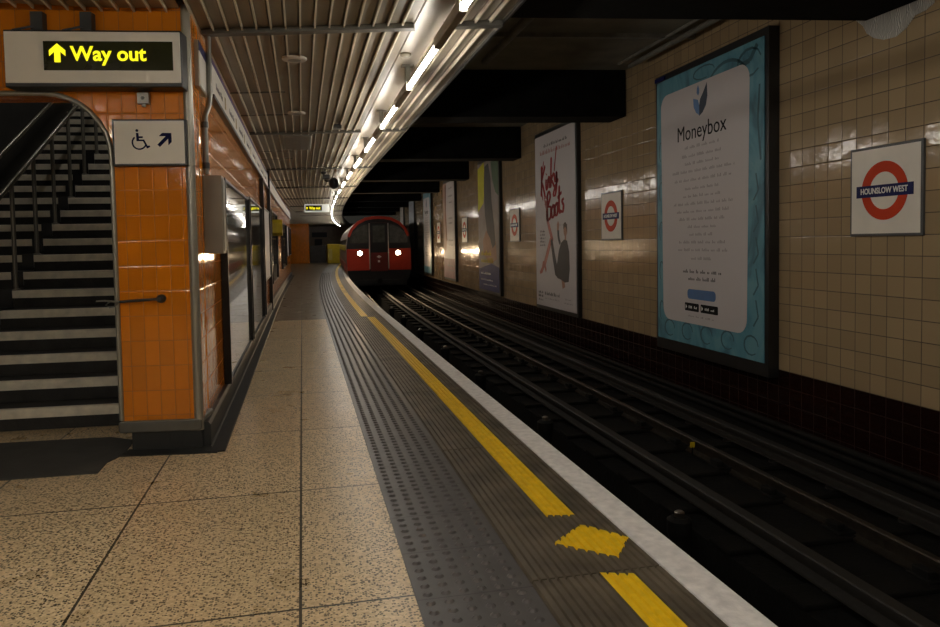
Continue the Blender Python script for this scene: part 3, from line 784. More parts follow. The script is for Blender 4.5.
# ================================================================ RIGHT WALL: ROUNDELS AND POSTERS
def roundel_sign(y, label, text_ok=True):
    d = dl(y); t = thing('station_roundel', label, 'sign', (4.6+d, y, 1.655), -PI/2+yaw_at(y)*1.0, 'station name roundels on the right wall')
    fr = MB(); a, b = .372, .366
    fr.plate([(-a, -b), (a, -b), (a, b), (-a, b)], -.022, 0); fr.build('frame', pm('sign_frame', (.075, .075, .075), .4) if 'sign_frame' not in bpy.data.materials else bpy.data.materials['sign_frame'], t, bevel=.004)
    B(-a+.022, a-.022, -.025, -.012, -b+.022, b-.022).build('face', M_white, t)
    MB().ring(.236, .150, 0, .0, -.029, -.0245, 56).build('ring', M_ringred, t)
    B(-.288, .288, -.033, -.0245, -.048, .048).build('bar', M_navy, t)
    text('HOUNSLOW WEST', .066, M_text, t, 'lettering', y=-.0342, bold=.0014, width=.48)
    return t
for i, y in enumerate((4.98, 10.25, 15.35, 20.6, 25.2)):
    roundel_sign(y, ['framed station name roundel at the right edge of the photo, largest of all',
                     'framed station name roundel between the blue poster and the white red-lettered poster',
                     'framed station name roundel between the white red-lettered poster and the colourful one',
                     'framed station name roundel between the colourful poster and the pink one',
                     'smallest station name roundel, between the pink poster and the last poster by the train'][i])
def poster_base(yc, w_, z0, z1, label, sheet_mat, border=.05, dep=.085):
    d = dl(yc)
    t = thing('advert_poster', label, 'poster', (4.6+d, yc, z0), -PI/2+yaw_at(yc), 'tall framed adverts across the track')
    hw = w_/2; h_ = z1-z0
    fr = MB(); fr.box(-hw-border, hw+border, -dep+.012, 0, -.14 if dep > .1 else -.07, h_+.085)
    fr.build('frame', M_black, t, bevel=.004)
    sh = MB().box(-hw, hw, -dep, -dep+.01, 0, h_).build('sheet', sheet_mat, t)
    return t, sh, hw, h_, -dep
def teal_mat():
    m, nt, b = new_mat('teal_artwork')
    tc = N(nt, 'ShaderNodeTexCoord'); mp_ = N(nt, 'ShaderNodeMapping'); mp_.inputs['Scale'].default_value = (1, 1, .7)
    nt.links.new(tc.outputs['Object'], mp_.inputs['Vector'])
    no = N(nt, 'ShaderNodeTexNoise'); no.inputs['Scale'].default_value = 1.6; no.inputs['Detail'].default_value = 3; no.inputs['Distortion'].default_value = 2.2
    nt.links.new(mp_.outputs[0], no.inputs['Vector'])
    r = N(nt, 'ShaderNodeValToRGB'); e = r.color_ramp.elements
    e[0].position = .36; e[0].color = (.05, .16, .21, 1); e[1].position = .62; e[1].color = (.13, .31, .37, 1)
    e2 = r.color_ramp.elements.new(.5); e2.color = (.09, .27, .34, 1)
    nt.links.new(no.outputs['Fac'], r.inputs[0]); nt.links.new(r.outputs[0], b.inputs['Base Color']); b.inputs['Roughness'].default_value = .5
    return m
M_teal = teal_mat()
M_tealdk = pm('teal_dark', (.035, .11, .135), .5)
M_blueprint = pm('logo_blue', (.10, .20, .40), .5)
M_dkblue = pm('logo_dark', (.02, .035, .06), .5)
def word_line(mb, cx, cz, width, h_, y, rng, words=None):
    x = cx-width/2
    while x < cx+width/2-.01:
        wl = min(rng.uniform(.05, .16), cx+width/2-x)
        # each word drawn as small upright strokes
        k = max(2, int(wl/.022))
        for q in range(k):
            a = x+q*wl/k; hh = h_*rng.choice((.55, .55, .8, 1))
            mb.plate([(a, cz-h_*.3), (a+wl/k*.5, cz-h_*.3), (a+wl/k*.5, cz-h_*.3+hh*.85), (a, cz-h_*.3+hh*.85)], y-.001, y)
        x += wl+.035
rng = random.Random(3)
# --- the near blue advert
def blue_advert(yc, w_, z0, z1, label, full=True):
    t, sh, hw, h_, yf = poster_base(yc, w_, z0, z1, label, M_teal, border=.06, dep=.13 if full else .085)
    Y0 = yf-.002
    pan = []
    for cx, cz, a, r in ((.655*hw/1.095, .10*h_+.09, -PI/2, .16), (.700*hw/1.095, h_-.35, 0, .16), (-.83*hw/1.095, h_-.35, PI/2, .16), (-.79*hw/1.095, .10*h_+.09, PI, .16)):
        for i in range(7):
            tt = a+PI/2*i/6; pan.append((cx+r*math.cos(tt), cz+r*math.sin(tt)))
    pn = MB().plate(pan, Y0, yf+.001).build('white_panel', M_post_white, sh)
    # brush strokes of darker teal round the border
    if full:
        br = MB()
        def stroke(pts, w0):
            for i in range(len(pts)-1):
                a, b = Vector((*pts[i], 0)), Vector((*pts[i+1], 0)); d = (b-a).normalized(); nn = Vector((-d.y, d.x, 0))*w0*(.5+.5*math.sin(PI*(i+.5)/(len(pts)-1)))
                br.plate([(a.x+nn.x, a.y+nn.y), (b.x+nn.x, b.y+nn.y), (b.x-nn.x, b.y-nn.y), (a.x-nn.x, a.y-nn.y)], yf-.001, yf)
        def arcp(cx, cz, rx, rz, a0, a1, n=10): return [(cx+rx*math.cos(a0+(a1-a0)*i/n), cz+rz*math.sin(a0+(a1-a0)*i/n)) for i in range(n+1)]
        hi = hw-.03
        stroke(arcp(.45, h_-.42, .42, .33, 2.6, .4), .018); stroke(arcp(.85, h_-.20, .20, .14, .2, 5.6), .016)
        stroke([(hi-.08, h_-.05), (hi-.20, h_-.18), (hi-.38, h_-.20)], .03); stroke([(hi-.04, h_-.45), (hi-.07, h_-.8), (hi-.02, h_-1.2)], .016)
        stroke(arcp(0.0, h_-.10, .22, .07, 0, 5), .01)
        for q in range(5):
            stroke([(hi-.14, .35+q*.32), (hi-.06, .45+q*.32), (hi-.10, .62+q*.32)], .012)
            stroke(arcp(-hw+.30+q*.42, .15, .12, .10, 0, 5.4), .011)
            stroke(arcp(-hw+.10, .35+q*.5, .05, .12, 0, 4.5), .009)
        br.build('brush_pattern', M_tealdk, sh)
    # mark: drop over a cupped leaf
    cx, cz = -.07, h_-.385; s = 1.0 if full else 1.3
    drop = [(cx-.075, cz+.08+.0), (cx-.045, cz+.045), (cx-.02, cz+.07), (cx-.02, cz+.12), (cx-.045, cz+.165), (cx-.07, cz+.13)]
    MB().plate(drop, Y0-.001, Y0).build('drop_mark', M_blueprint, pn)
    MB().plate([(cx-.15, cz+.03), (cx-.05, cz-.0), (cx-.02, cz-.07), (cx-.02, cz-.18), (cx-.09, cz-.14), (cx-.14, cz-.07)], Y0-.001, Y0).build('leaf_mark', M_blueprint, pn)
    MB().plate([(cx+.14, cz+.16), (cx+.06, cz+.06), (cx+.0, cz+.0), (cx-.02, cz-.07), (cx-.02, cz-.19), (cx+.05, cz-.16), (cx+.12, cz-.09), (cx+.15, cz+.01)], Y0-.001, Y0).build('leaf_mark', M_dkblue, pn)
    text('Moneybox', .25, M_print, pn, 'heading', x=-.07, y=Y0-.001, z=h_-.735, width=1.03, bold=0)
    bt = MB(); zs = [2.36, 2.26, 2.17, 2.08, 1.98, 1.88, 1.79, 1.70, 1.61, 1.52, 1.43, 1.34, 1.25, 1.16]
    ws = [.72, .85, .72, 1.3, 1.2, .72, .8, 1.25, 1.1, 1.0, .60, .52, 1.0, 1.05, ]
    for zz, wv in zip(zs, ws): word_line(bt, -.05, zz-z0, wv, .042, Y0, rng)
    word_line(bt, -.05, 1.06-z0, .45, .042, Y0, rng)
    bt.build('body_print', M_grayprint, pn)
    bb = MB(); word_line(bb, -.05, .905-z0, .82, .05, Y0, rng); word_line(bb, -.05, .82-z0, .58, .05, Y0, rng); bb.build('bold_print', M_print, pn)
    if full:
        bu = MB().plate(rounded(-.36, .24, .585-z0, .70-z0, .045), Y0-.002, Y0).build('button', pm('button_blue', (.06, .15, .33), .5), pn)
        for a, b in ((-.42, -.11), (-.07, .285)):
            MB().plate(rounded(a, b, .44-z0, .535-z0, .015), Y0-.002, Y0).build('badge', M_print, pn)
            bm2 = MB(); word_line(bm2, (a+b)/2+.03, .482-z0, b-a-.12, .035, Y0-.002, rng)
            bm2.plate([(a+.02, .46-z0), (a+.05, .487-z0), (a+.02, .515-z0)], Y0-.003, Y0-.002)
            bm2.build('badge_print', M_text, pn)
        wl = MB(); word_line(wl, -.07, .38-z0, .55, .025, Y0, rng); wl.build('footnote_print', M_grayprint, pn)
    return t
t = blue_advert(7.475, 2.19, .04, 3.265, 'large teal-bordered poster with white panel and long text, nearest poster')
B(-1.15, -.9, -.135, -.118, 3.24, 3.285).build('maker_plate', M_navy, t)
# --- white poster with red script
t, sh, hw, h_, yf = poster_base(12.60, 2.12, .055, 3.29, 'white show poster with red script lettering and a seated figure with red boots', M_post_white, border=.05)
Y0 = yf
M_script = pm('script_red', (.30, .012, .016), .6, spec=.15); M_redtxt = pm('text_red', (.30, .06, .04), .5)
hd = MB(); word_line(hd, .08, 3.02, 1.25, .07, Y0, rng); hd.build('header_print', M_print, sh)
hd = MB(); word_line(hd, .05, 2.90, 1.62, .10, Y0, rng); hd.build('strapline_lettering', M_redtxt, sh)
def ribbon(mb, pts, w0, y, sx=1, sz=1, ox=0, oz=0, rot=0):
    # smooth the polyline (Catmull-Rom) and give it a pen width that swells on the down strokes
    P_ = [Vector((p[0], p[1])) for p in pts]; Q = [P_[0]]+P_+[P_[-1]]; out = []
    for i in range(1, len(Q)-2):
        for s in range(6):
            u = s/6; a, b, c, d = Q[i-1], Q[i], Q[i+1], Q[i+2]
            out.append(.5*((2*b)+(c-a)*u+(2*a-5*b+4*c-d)*u*u+(3*b-a-3*c+d)*u**3))
    out.append(Q[-2])
    cr, sr = math.cos(rot), math.sin(rot)
    out = [Vector((ox+(p.x*sx*cr-p.y*sz*sr), oz+(p.x*sx*sr+p.y*sz*cr))) for p in out]
    L_, R_ = [], []
    for i, p in enumerate(out):
        d = (out[min(i+1, len(out)-1)]-out[max(i-1, 0)]); d.normalize(); nn = Vector((-d.y, d.x))
        ww = w0*(.45+.75*abs(d.y))*(.35 if i in (0, len(out)-1) else 1)
        L_.append(p+nn*ww/2); R_.append(p-nn*ww/2)
    for i in range(len(out)-1):
        mb.plate([tuple(L_[i]), tuple(L_[i+1]), tuple(R_[i+1]), tuple(R_[i])], y-.0015, y)
GLY = {
 'K': ([[(0, -.15), (.10, .5), (.14, 1.15)], [(.62, 1.05), (.30, .72), (.08, .45)], [(.10, .46), (.30, .2), (.55, -.35)]], .62),
 'i': ([[(.08, .45), (.05, .15), (.12, 0), (.24, .1)], [(.12, .62), (.15, .66)]], .26),
 'n': ([[(0, .0), (.06, .42)], [(.05, .25), (.18, .45), (.27, .3), (.26, .02), (.36, .06)]], .38),
 'k': ([[(.02, -.05), (.08, .6), (.16, 1.2)], [(.42, .48), (.22, .36), (.09, .25)], [(.12, .26), (.28, .1), (.45, -.1)]], .46),
 'y': ([[(.02, .45), (.06, .15), (.20, .1), (.32, .45)], [(.32, .45), (.26, -.1), (.08, -.45), (-.15, -.4), (.1, -.12), (.5, .1)]], .45),
 'B': ([[(0, 0), (.08, .5), (.12, 1.0)], [(.0, .85), (.30, 1.08), (.45, .85), (.12, .52)], [(.12, .52), (.48, .42), (.40, .05), (0, 0)]], .56),
 'o': ([[(.2, .45), (.02, .3), (.06, .02), (.28, .06), (.32, .34), (.2, .45), (.42, .4)]], .40),
 't': ([[(.16, 1.05), (.10, .5), (.12, .05), (.28, .08)], [(-.08, .62), (.15, .68), (.40, .74)]], .32),
 's': ([[(.30, .45), (.10, .40), (.24, .2), (.14, .0), (-.05, .06)]], .34)}
scr = MB()
def script(word, x, z, s, rot, w0):
    cx = 0
    for ch in word:
        gs, adv = GLY[ch]
        for g in gs: ribbon(scr, [(p[0]+cx+p[1]*.12, p[1]) for p in g], w0, Y0, s, s, x, z, rot)
        cx += adv
script('Kinky', -.72, 2.15, .44, .16, .075)
script('Boots', -.40, 1.62, .47, .16, .080)
ribbon(scr, [(.02, 2.5), (.10, 2.75), (.16, 2.95)], .04, Y0)
ribbon(scr, [(-.62, 2.0), (-.70, 2.35), (-.55, 2.75)], .035, Y0)
scr.build('script_lettering', M_script, sh)
sm = MB(); word_line(sm, .42, 1.52, .5, .03, Y0, rng); sm.build('footnote_print', M_grayprint, sh)
lt = MB()
for q in range(5): word_line(lt, -.66, 1.42-q*.065, .30, .05, Y0, rng)
lt.build('quote_print', M_print, sh)
bt = MB()
ribbon(bt, [(-.50, 1.98), (-.40, 1.86), (-.36, 1.62), (-.22, 1.40), (-.10, 1.22)], .11, Y0)
bt.plate([(-.56, 2.06), (-.44, 1.98), (-.36, 1.82), (-.44, 1.80), (-.50, 1.92)], Y0-.002, Y0)
ribbon(bt, [(-.18, 1.28), (-.36, 1.06), (-.50, .88), (-.60, .76)], .12, Y0)
bt.plate([(-.66, .86), (-.54, .84), (-.46, .70), (-.50, .64), (-.58, .74), (-.72, .62), (-.86, .60), (-.84, .66), (-.72, .74)], Y0-.002, Y0)
bt.build('red_boots', pm('boot_red', (.34, .05, .035), .5), sh)
fg = MB()
fg.plate([(-.22, 1.24), (-.12, 1.30), (.0, 1.02), (.12, .80), (.22, 1.05), (.34, 1.20), (.50, 1.26), (.64, 1.24), (.74, 1.05), (.76, .75), (.70, .52), (.52, .50), (.34, .54), (.16, .56), (.02, .62), (-.10, .90)], Y0-.002, Y0)
ribbon(fg, [(.30, 1.18), (.22, 1.30), (.20, 1.44)], .08, Y0)
fg.build('suit_figure', pm('suit_dark', (.03, .03, .034), .6), sh)
sk_ = MB(); sk_.plate([(.56+.085*math.cos(a*PI/6), 1.42+.11*math.sin(a*PI/6)) for a in range(12)], Y0-.0015, Y0)
sk_.plate([(.14, 1.42), (.23, 1.42), (.26, 1.54), (.20, 1.60), (.14, 1.54)], Y0-.0015, Y0); sk_.plate([(.34, .54), (.50, .52), (.52, .42), (.40, .38)], Y0-.0015, Y0)
sk_.plate([(.52, 1.24), (.60, 1.24), (.60, 1.34), (.53, 1.34)], Y0-.0015, Y0)
sk_.build('skin', pm('print_skin', (.33, .15, .09), .5), sh)
MB().plate([(.47, 1.44), (.47, 1.53), (.56, 1.57), (.65, 1.52), (.66, 1.36), (.62, 1.44), (.56, 1.49)], Y0-.0025, Y0-.001).build('hair', pm('print_hair', (.05, .03, .02), .6), sh)
ft = MB()
for zz, wv in ((.20, .26), (.13, .30), (.06, .26)): word_line(ft, -.80, zz+.05, wv, .055, Y0, rng)
word_line(ft, -.16, .24, .80, .08, Y0, rng)
ft.build('footer_print', M_print, sh)
ft = MB(); word_line(ft, -.16, .15, .78, .03, Y0, rng); word_line(ft, .68, .20, .30, .03, Y0, rng); word_line(ft, .68, .13, .42, .03, Y0, rng)
ft.build('footnote_print', M_grayprint, sh)
# --- colourful poster
t, sh, hw, h_, yf = poster_base(17.48, 2.07, .08, 3.30, 'colourful poster with lime patch, grey figure and navy foot', pm('print_pale', (.30, .26, .23), .6, spec=.15, var=.25, scale=1.5), border=.05)
def blob(pts, col, name, nm, lift=.001): return MB().plate(pts, yf-lift, yf).build(nm, pm(name, col, .6, var=.18, scale=3, spec=.15), sh)
blob([(-hw, 3.1), (-.35, 3.22), (-.25, 2.7), (-.45, 2.2), (-hw, 2.0)], (.62, .60, .03), 'print_lime', 'lime_patch')
blob([(.35, 3.15), (hw, 3.2), (hw, 2.3), (.75, 2.4), (.5, 2.7)], (.10, .16, .09), 'print_green', 'green_patch')
blob([(-.30, 3.10), (.10, 3.15), (.30, 2.8), (.38, 2.2), (.60, 1.6), (.70, 1.15), (.40, 1.05), (.20, 1.3), (-.10, 1.45), (-.30, 1.9), (-.38, 2.5)], (.07, .068, .065), 'print_darkgrey', 'grey_figure', .002)
blob([(-.2, 1.5), (.3, 1.35), (.75, 1.2), (.8, .8), (.2, .66), (-.5, .9), (-.55, 1.25)], (.36, .20, .13), 'print_tan', 'tan_shape', .0015)
blob([(-hw, 0), (hw, 0), (hw, .60), (.3, .68), (-hw, .52)], (.022, .03, .13), 'print_navy', 'navy_foot', .002)
yt = MB(); word_line(yt, -.25, .92, 1.1, .15, yf-.002, rng); word_line(yt, -.15, .74, 1.25, .16, yf-.002, rng); yt.build('title_lettering', pm('print_yellow', (.75, .60, .02), .6, spec=.15), sh)
yt = MB(); word_line(yt, -.3, .42, 1.0, .07, yf-.002, rng); word_line(yt, -.2, .26, 1.3, .05, yf-.002, rng); word_line(yt, .1, .14, 1.3, .04, yf-.002, rng); yt.build('white_print', M_text, sh)
# --- pinkish poster
t, sh, hw, h_, yf = poster_base(22.8, 1.95, .16, 3.22, 'pinkish white poster with a brown strand down its left side', M_post_white, border=.05)
blob([(-hw, 3.06), (-.35, 3.06), (-.45, 2.2), (-.30, 1.4), (-.5, .9), (-hw, .7)], (.42, .28, .22), 'print_pink', 'pink_area')
blob([(-.60, 3.0), (-.40, 3.0), (-.52, 2.0), (-.30, 1.2), (-.42, 1.2), (-.66, 2.0)], (.16, .07, .04), 'print_brown', 'brown_strand', .002)
blob([(-hw, 0), (hw, 0), (hw, .62), (-hw, .62)], (.40, .24, .24), 'print_rose', 'rose_foot')
yt = MB()
for z_, w2 in ((2.85, .6), (2.6, .8), (2.4, .5), (1.9, .7), (1.75, .6), (1.2, .8), (1.05, .7), (.4, 1.2), (.25, 1.0)): word_line(yt, .35, z_, w2, .07, yf-.001, rng)
yt.build('text_print', M_grayprint, sh)
# --- small far teal poster
blue_advert(27.7, 2.0, .15, 3.22, 'far narrow-looking teal and white poster closest to the train', full=False)
for yc, lb, cl in ((33.2, 'distant pale poster seen above the train roof, nearer of the two', (.30, .32, .36)), (38.5, 'distant pale poster seen above the train roof, farther of the two', (.40, .33, .26))):
    t, sh, hw, h_, yf = poster_base(yc, 2.0, .15, 3.22, lb, pm('print_far%d' % int(yc), cl, .5), border=.05)
    q = MB(); [word_line(q, 0, 2.9-i*.3, 1.2, .1, yf, rng) for i in range(8)]; q.build('text_print', M_grayprint, sh)

# exposed plaster where tiles have gone, top right
pp = [(5.33, 3.22), (5.32, 3.10), (5.24, 3.03), (5.20, 2.96), (5.12, 2.90), (5.02, 2.86), (4.90, 2.85), (4.80, 2.89), (4.72, 2.96), (4.62, 2.97), (4.55, 3.0), (4.55, 3.22)]
def plaster_mat():
    m, nt, b = new_mat('combed_adhesive')
    tc = N(nt, 'ShaderNodeTexCoord'); wv = N(nt, 'ShaderNodeTexWave'); wv.inputs['Scale'].default_value = 22; wv.inputs['Distortion'].default_value = 14; wv.inputs['Detail'].default_value = 2; wv.inputs['Detail Scale'].default_value = .45
    nt.links.new(tc.outputs['Object'], wv.inputs['Vector'])
    nt.links.new(mixc(nt, wv.outputs['Fac'], (.38, .37, .33), (.85, .83, .76)), b.inputs['Base Color']); b.inputs['Roughness'].default_value = .9
    bp = N(nt, 'ShaderNodeBump'); bp.inputs['Distance'].default_value = .012; nt.links.new(wv.outputs['Fac'], bp.inputs['Height']); nt.links.new(bp.outputs[0], b.inputs['Normal'])
    return m
mb = MB().plate([(-y+4.98, z) for y, z in pp], -.008, 0); o = mb.build('bare_adhesive_patch', plaster_mat())
o.location = (4.602, 4.98, 0); o.rotation_euler = (0, 0, -PI/2)
tag(o, 'pale patch of combed adhesive where wall tiles are missing, top right', 'wall patch')

# ================================================================ TRACK
def rail_prof(x, top, hd=.035, ft=.06, h_=.14):
    return [(x-ft, top-h_), (x+ft, top-h_), (x+ft, top-h_+.015), (x+.010, top-h_+.03), (x+.010, top-.045), (x+hd, top-.035), (x+hd, top-.008), (x+hd-.008, top), (x-hd+.008, top), (x-hd, top-.008), (x-hd, top-.035), (x-.010, top-.045), (x-.010, top-h_+.03), (x-ft, top-h_+.015)]
TPATH = [(-8, 0), (14, 0)]+[(y, dl(y)) for y in range(16, 63, 2)]
def rail(x, top, hd, mat, label, name='running_rail', h_=.14):
    tag(MB().sweep(rail_prof(x, top, hd, hd+.03, h_), TPATH).build(name, mat), label, 'rail')
rail(2.15, -.60, .034, M_steel_b, 'running rail tucked below the platform edge', h_=.16)
rail(2.87, -.56, .046, M_steel, 'thick middle conductor rail of the track', 'conductor_rail', .12)
rail(3.59, -.60, .030, M_steel_b, 'far running rail with a bright worn top', h_=.13)
rail(4.06, -.54, .046, M_steel, 'outer conductor rail nearest the tiled wall', 'conductor_rail', .12)
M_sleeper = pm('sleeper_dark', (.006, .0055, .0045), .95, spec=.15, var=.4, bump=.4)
M_iron = pm('cast_iron', (.008, .0075, .0065), .75, spec=.25, metal=.3, var=.4)
M_pot = pm('insulator_pot', (.02, .018, .015), .5, var=.3)
# sleepers under the far rails with a chair, and rounded rubble arcs between
def make_sleeper():
    t = thing('track_sleeper', 'dark sleeper block under the far rails of the track', 'sleeper', (0, 0, -.74), 0, 'sleepers of the track')
    B(-.05, 1.62, -.12, .12, 0, .035).build('block', M_sleeper, t, bevel=.012)
    c = MB().box(.79, .99, -.09, .09, .03, .055); c.box(.80, .86, -.06, .06, .05, .10); c.box(.93, .99, -.06, .06, .05, .10); c.build('chair', M_iron, t, bevel=.008)
    MB().lathe([(.05, .035), (.055, .06), (.035, .075), (.045, .10)], c=(.25-.0, 0, 0), n=10).build('insulator', M_pot, t) if False else None
    MB().lathe([(.05, .03), (.05, .05), (.03, .062), (.05, .08)], c=(.21, 0, 0), n=10).build('insulator', M_pot, t)
    MB().lathe([(.05, .03), (.05, .05), (.03, .062), (.05, .08)], c=(1.40, 0, 0), n=10).build('insulator', M_pot, t)
    return t
sp = make_sleeper()
for k in range(40):
    y = .6+k*.72
    o = sp if k == 0 else copy_tree(sp)
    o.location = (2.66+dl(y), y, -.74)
# posts in the pit carrying the near side of the track
def make_pit_post():
    t = thing('track_post', '', 'post', (0, 0, -1.2), 0, 'posts beside the conductor rail')
    B(-.09, .09, -.13, .13, 0, .06).build('foot', M_iron, t, bevel=.01)
    MB().lathe([(.075, .05), (.07, .45), (.085, .50), (.085, .58), (.06, .60)], n=16).build('column', M_iron, t)
    MB().lathe([(.034, .60), (.034, .632), (.022, .64)], n=12).build('bolt', pm('bolt_steel', (.35, .32, .27), .3, metal=1), t)
    return t
pp_ = make_pit_post()
for k, y in enumerate((1.5, 4.45, 7.25, 10.1, 12.75, 15.6, 18.4, 21.2)):
    o = pp_ if k == 0 else copy_tree(pp_)
    o.location = (2.47+dl(y), y, -1.2)
    o['label'] = 'dark iron post with bright bolt in the track pit, %s from the camera' % ORD[k]
# low walls and pipes by the foot of the right wall
tag(MB().tube([(4.46+d, y, -.52) for y, d in TPATH], .030, 8).build('wall_cable', M_iron), 'dark cable pipe along the foot of the tiled wall', 'cable')
tag(MB().tube([(4.52+d, y, -.61) for y, d in TPATH], .045, 8).build('wall_cable', M_iron), 'lower dark pipe along the foot of the tiled wall', 'cable')
MB().sweep([(4.25, -.75), (4.6, -.75), (4.6, -.66), (4.28, -.66)], TPATH).build('trim_7', M_track, kind='structure')
t = thing('track_tag', 'tiny yellow marker plate fixed beside the far running rail', 'marker', (3.47, 6.01, -.705))
B(-.022, .022, -.004, .004, .075, .125).build('plate', M_ybox, t); B(-.006, .006, -.004, .004, 0, .08).build('stem', M_iron, t)

# ================================================================ TRAIN
TY = 29.0
tx = 2.71+dl(TY)+.02
t = thing('train', 'red-fronted underground train with lit headlights coming along the track', 'train', (tx, TY, -.60), -math.atan((TY-14)/420.))
HP = [(1.18, .42), (1.28, .80), (1.30, 1.3), (1.295, 1.80), (1.23, 2.22), (1.10, 2.52), (.86, 2.77), (.55, 2.93), (.25, 2.99), (0, 3.0)]
def section(s=1.0, dz=0):
    r = [(x*s, z*s+dz) for x, z in HP]; return r+[(-x, z) for x, z in r[::-1][1:]]
def loft(secs, ys, mb):
    n = len(secs[0]); v = [(x, y, z) for sec, y in zip(secs, ys) for x, z in sec]; f = []
    for i in range(len(secs)-1):
        for k in range(n): f.append((i*n+k, i*n+(k+1) % n, (i+1)*n+(k+1) % n, (i+1)*n+k))
    f += [tuple(range(n))[::-1], tuple((len(secs)-1)*n+k for k in range(n))]
    mb.add(v, f, False); return mb
M_tside = pm('train_side', (.30, .24, .21), .3, var=.1, metal=.2); M_tred = pm('train_red', (.46, .034, .012), .28, var=.08)
M_tblk = pm('train_black', (.010, .010, .010), .35, var=.2); M_tglass = pm('train_glass', (.09, .092, .08), .06, spec=.9, coat=.8, var=.3)  # glass base colour lightened to stand in for reflections
M_tgrey = pm('train_grey', (.42, .40, .36), .35, metal=.4)
body = loft([section(.985, .02), section(), section()], [.06, .16, 16.5], MB()).build('body', M_tside, t, fixn=True)
def zx(z):
    for (xa, za), (xb, zb) in zip(HP[:-1], HP[1:]):
        if za <= z <= zb: return xa+(xb-xa)*(z-za)/(zb-za)
    return 0
def front(z0, z1, xs0, xs1, y0, y1, n=14):
    """piece of the cab front between heights, clipped to the profile and to xs0..xs1"""
    zs = [z0+(z1-z0)*i/n for i in range(n+1)]
    right = [(min(xs1, zx(z)*.985), z) for z in zs]; left = [(max(xs0, -zx(z)*.985), z) for z in zs]
    return MB().plate(right+left[::-1], y0, y1)
front(.42, 2.98, -2, 2, .0, .10).build('cab_front', M_tblk, t)
front(.84, 1.70, -2, -.37, -.03, .02).build('red_panel', M_tred, t, bevel=.01)
front(.84, 1.70, .37, 2, -.03, .02).build('red_panel', M_tred, t, bevel=.01)
# red roof band
ob = []; 
for s in (1.0, .93):
    ob.append([(x*s, (z-1.4)*s+1.4) for x, z in section() if z > 2.1])
MB().plate(ob[0]+ob[1][::-1], -.02, .05).build('roof_band', M_tred, t)
def winpoly(sgn):
    p = [(.43, 1.93), (1.14, 1.93), (1.13, 2.12), (1.04, 2.34), (.84, 2.53), (.60, 2.64), (.43, 2.68)]
    return [(sgn*x, z) for x, z in p]
for sg in (-1, 1):
    w_ = MB().plate(winpoly(sg), -.03, .01).build('windscreen', M_tglass, t)
    MB().tube([(sg*.75, -.04, 1.90), (sg*.95, -.045, 2.30)], .010, 6).build('wiper', M_black, w_)
cd = B(-.34, .34, -.035, .02, .80, 2.74).build('cab_door', pm('cab_door_red', (.15, .016, .010), .35), t, bevel=.01)
B(-.335, .335, -.042, -.03, 1.90, 2.735).build('door_upper', M_tblk, cd)
B(-.24, .24, -.048, -.03, 1.95, 2.62).build('door_window', M_tglass, cd); B(-.335, .335, -.042, -.03, 1.55, 1.90).build('door_band', M_tblk, cd)
MB().ring(.055, .035, 0, 1.38, -.046, -.036, 20).build('emblem_ring', M_text, cd); B(-.085, .085, -.048, -.036, 1.365, 1.395).build('emblem_bar', M_text, cd)
B(-.05, .03, -.046, -.036, 1.16, 1.24).build('number_plate', M_text, cd)
for sg in (-1, 1):
    MB().tube([(sg*.375, -.06, .9), (sg*.375, -.06, 2.72)], .020, 8).build('front_handrail', M_tgrey, t)
    h_ = MB().lathe([(.13, -.02), (.13, -.06), (.10, -.075)], c=(sg*.76, 0, 1.53), axis='y', n=20).build('headlight', M_tgrey, t)
    MB().lathe([(.088, -.0755), (.085, -.085), (.03, -.10)], c=(sg*.76, 0, 1.53), axis='y', n=20).build('lamp', em('headlight_glow', (1, .78, .50), HEAD_E), h_)
    ld = bpy.data.lights.new('headlight_beam', 'SPOT'); ld.energy = 45; ld.color = (1, .72, .42); ld.spot_size = math.radians(100); ld.spot_blend = .8; ld.shadow_soft_size = .08
    lo = bpy.data.objects.new('headlight_beam', ld); COL.objects.link(lo); lo.parent = t; lo.location = (sg*.76, -.13, 1.53); lo.rotation_euler = (PI/2, 0, PI)
MB().box(-1.12, 1.12, .1, 2.2, .22, .44).box(-.9, .9, -.05, .3, .30, .46).build('underframe', M_black, t)
MB().lathe([(.10, -.28), (.10, .1)], c=(0, 0, .42), axis='y', n=14).build('coupler', M_iron, t)
for sg in (-1, 1):
    MB().lathe([(.38, -.05), (.40, -.03), (.40, .03), (.36, .06)], c=(sg*.74, 1.6, .40), axis='x', n=24).build('wheel', M_iron, t)
    B(sg*.95-.05, sg*.95+.05, -.02, .12, .25, .6).build('step_plate', M_black, t)
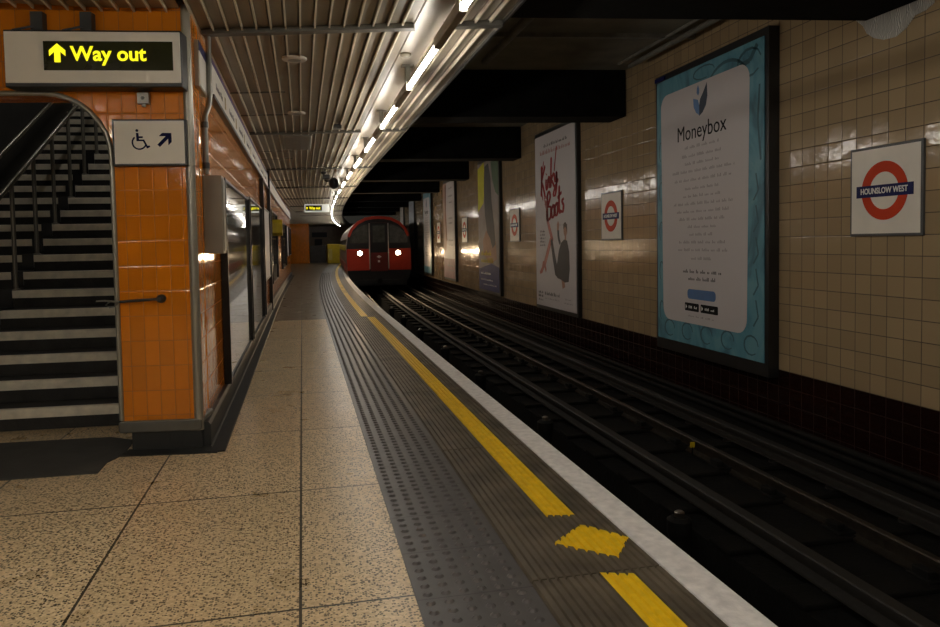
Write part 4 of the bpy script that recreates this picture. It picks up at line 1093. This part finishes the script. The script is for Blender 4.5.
for sg in (-1, 1):
    for q in range(7):
        y = .75+q*2.2
        v = [(sg*1.318, y, 1.62), (sg*1.318, y+1.5, 1.62), (sg*1.262, y+1.5, 2.10), (sg*1.262, y, 2.10)]
        v2 = [(a-sg*.03, b, c) for a, b, c in v]
        MB().add(v+v2, [(0, 1, 2, 3), (7, 6, 5, 4), (0, 4, 5, 1), (1, 5, 6, 2), (2, 6, 7, 3), (3, 7, 4, 0)])
        m_ = MB(); m_.add(v+v2, [(0, 1, 2, 3), (7, 6, 5, 4), (0, 4, 5, 1), (1, 5, 6, 2), (2, 6, 7, 3), (3, 7, 4, 0)]); m_.build('side_window', M_tglass, t, fixn=True)
    B(min(sg*1.30, sg*1.322), max(sg*1.30, sg*1.322), .2, 16.4, .80, 1.12).build('red_stripe', M_tred, t)

# ================================================================ FAR PLATFORM THINGS
t = thing('hanging_sign', 'lit yellow-lettered sign box hanging across the far platform', 'sign', (.55, 26.0, 2.58), 0)
B(-.43, .43, -.05, .05, -.14, .14).build('housing', em('lit_sign_face', (.8, .8, .72), .16), t, bevel=.004); B(-.40, .17, -.054, -.045, -.09, .10).build('display', M_ledback, t)
text('Way out', .13, M_led, t, 'lettering', x=-.08, y=-.056, z=0, bold=.004, width=.38)
MB().plate([(-.345+a*.7, b*.7) for a, b in ((-.0175, -.056), (.0175, -.056), (.0175, .012), (.047, -.016), (.047, .022), (0, .066), (-.047, .022), (-.047, -.016), (-.0175, .012))], -.058, -.055).build('arrow', M_led, t)
for sg in (-1, 1): MB().tube([(sg*.35, 0, .13), (sg*.35, 0, .205)], .01, 6).build('hanger', M_grey, t)
t = thing('yellow_bin', 'bright yellow locker standing at the far end of the platform by the train', 'bin', (2.10, 50.5, 0), 0)
B(-.42, .42, -.3, .3, .0, 1.32).build('body', M_ybox, t, bevel=.04)
B(-.36, -.10, -.306, -.295, .25, 1.0).build('notice', pm('notice_faded', (.55, .45, .12), .5), t)
t = thing('platform_kiosk', 'dark waist-high cabinet between the orange wall and yellow locker', 'cabinet', (1.15, 53.5, 0))
B(-.62, .50, -.4, .4, 0, 1.25).build('cabinet_body', M_dark, t, bevel=.02)
t = thing('far_notice', 'dark sign board on the pale wall at the far end', 'sign', (1.5, 59.98, 2.1))
B(-.7, .5, -.06, 0, -.2, .2).build('board', M_dark, t); B(-.5, .1, -.06, 0, -.9, -.35).build('panel', M_dark, t)
t = thing('platform_bench', 'small dark litter bin against the orange far wall', 'bin', (-.3, 51.6, 0)) if False else None
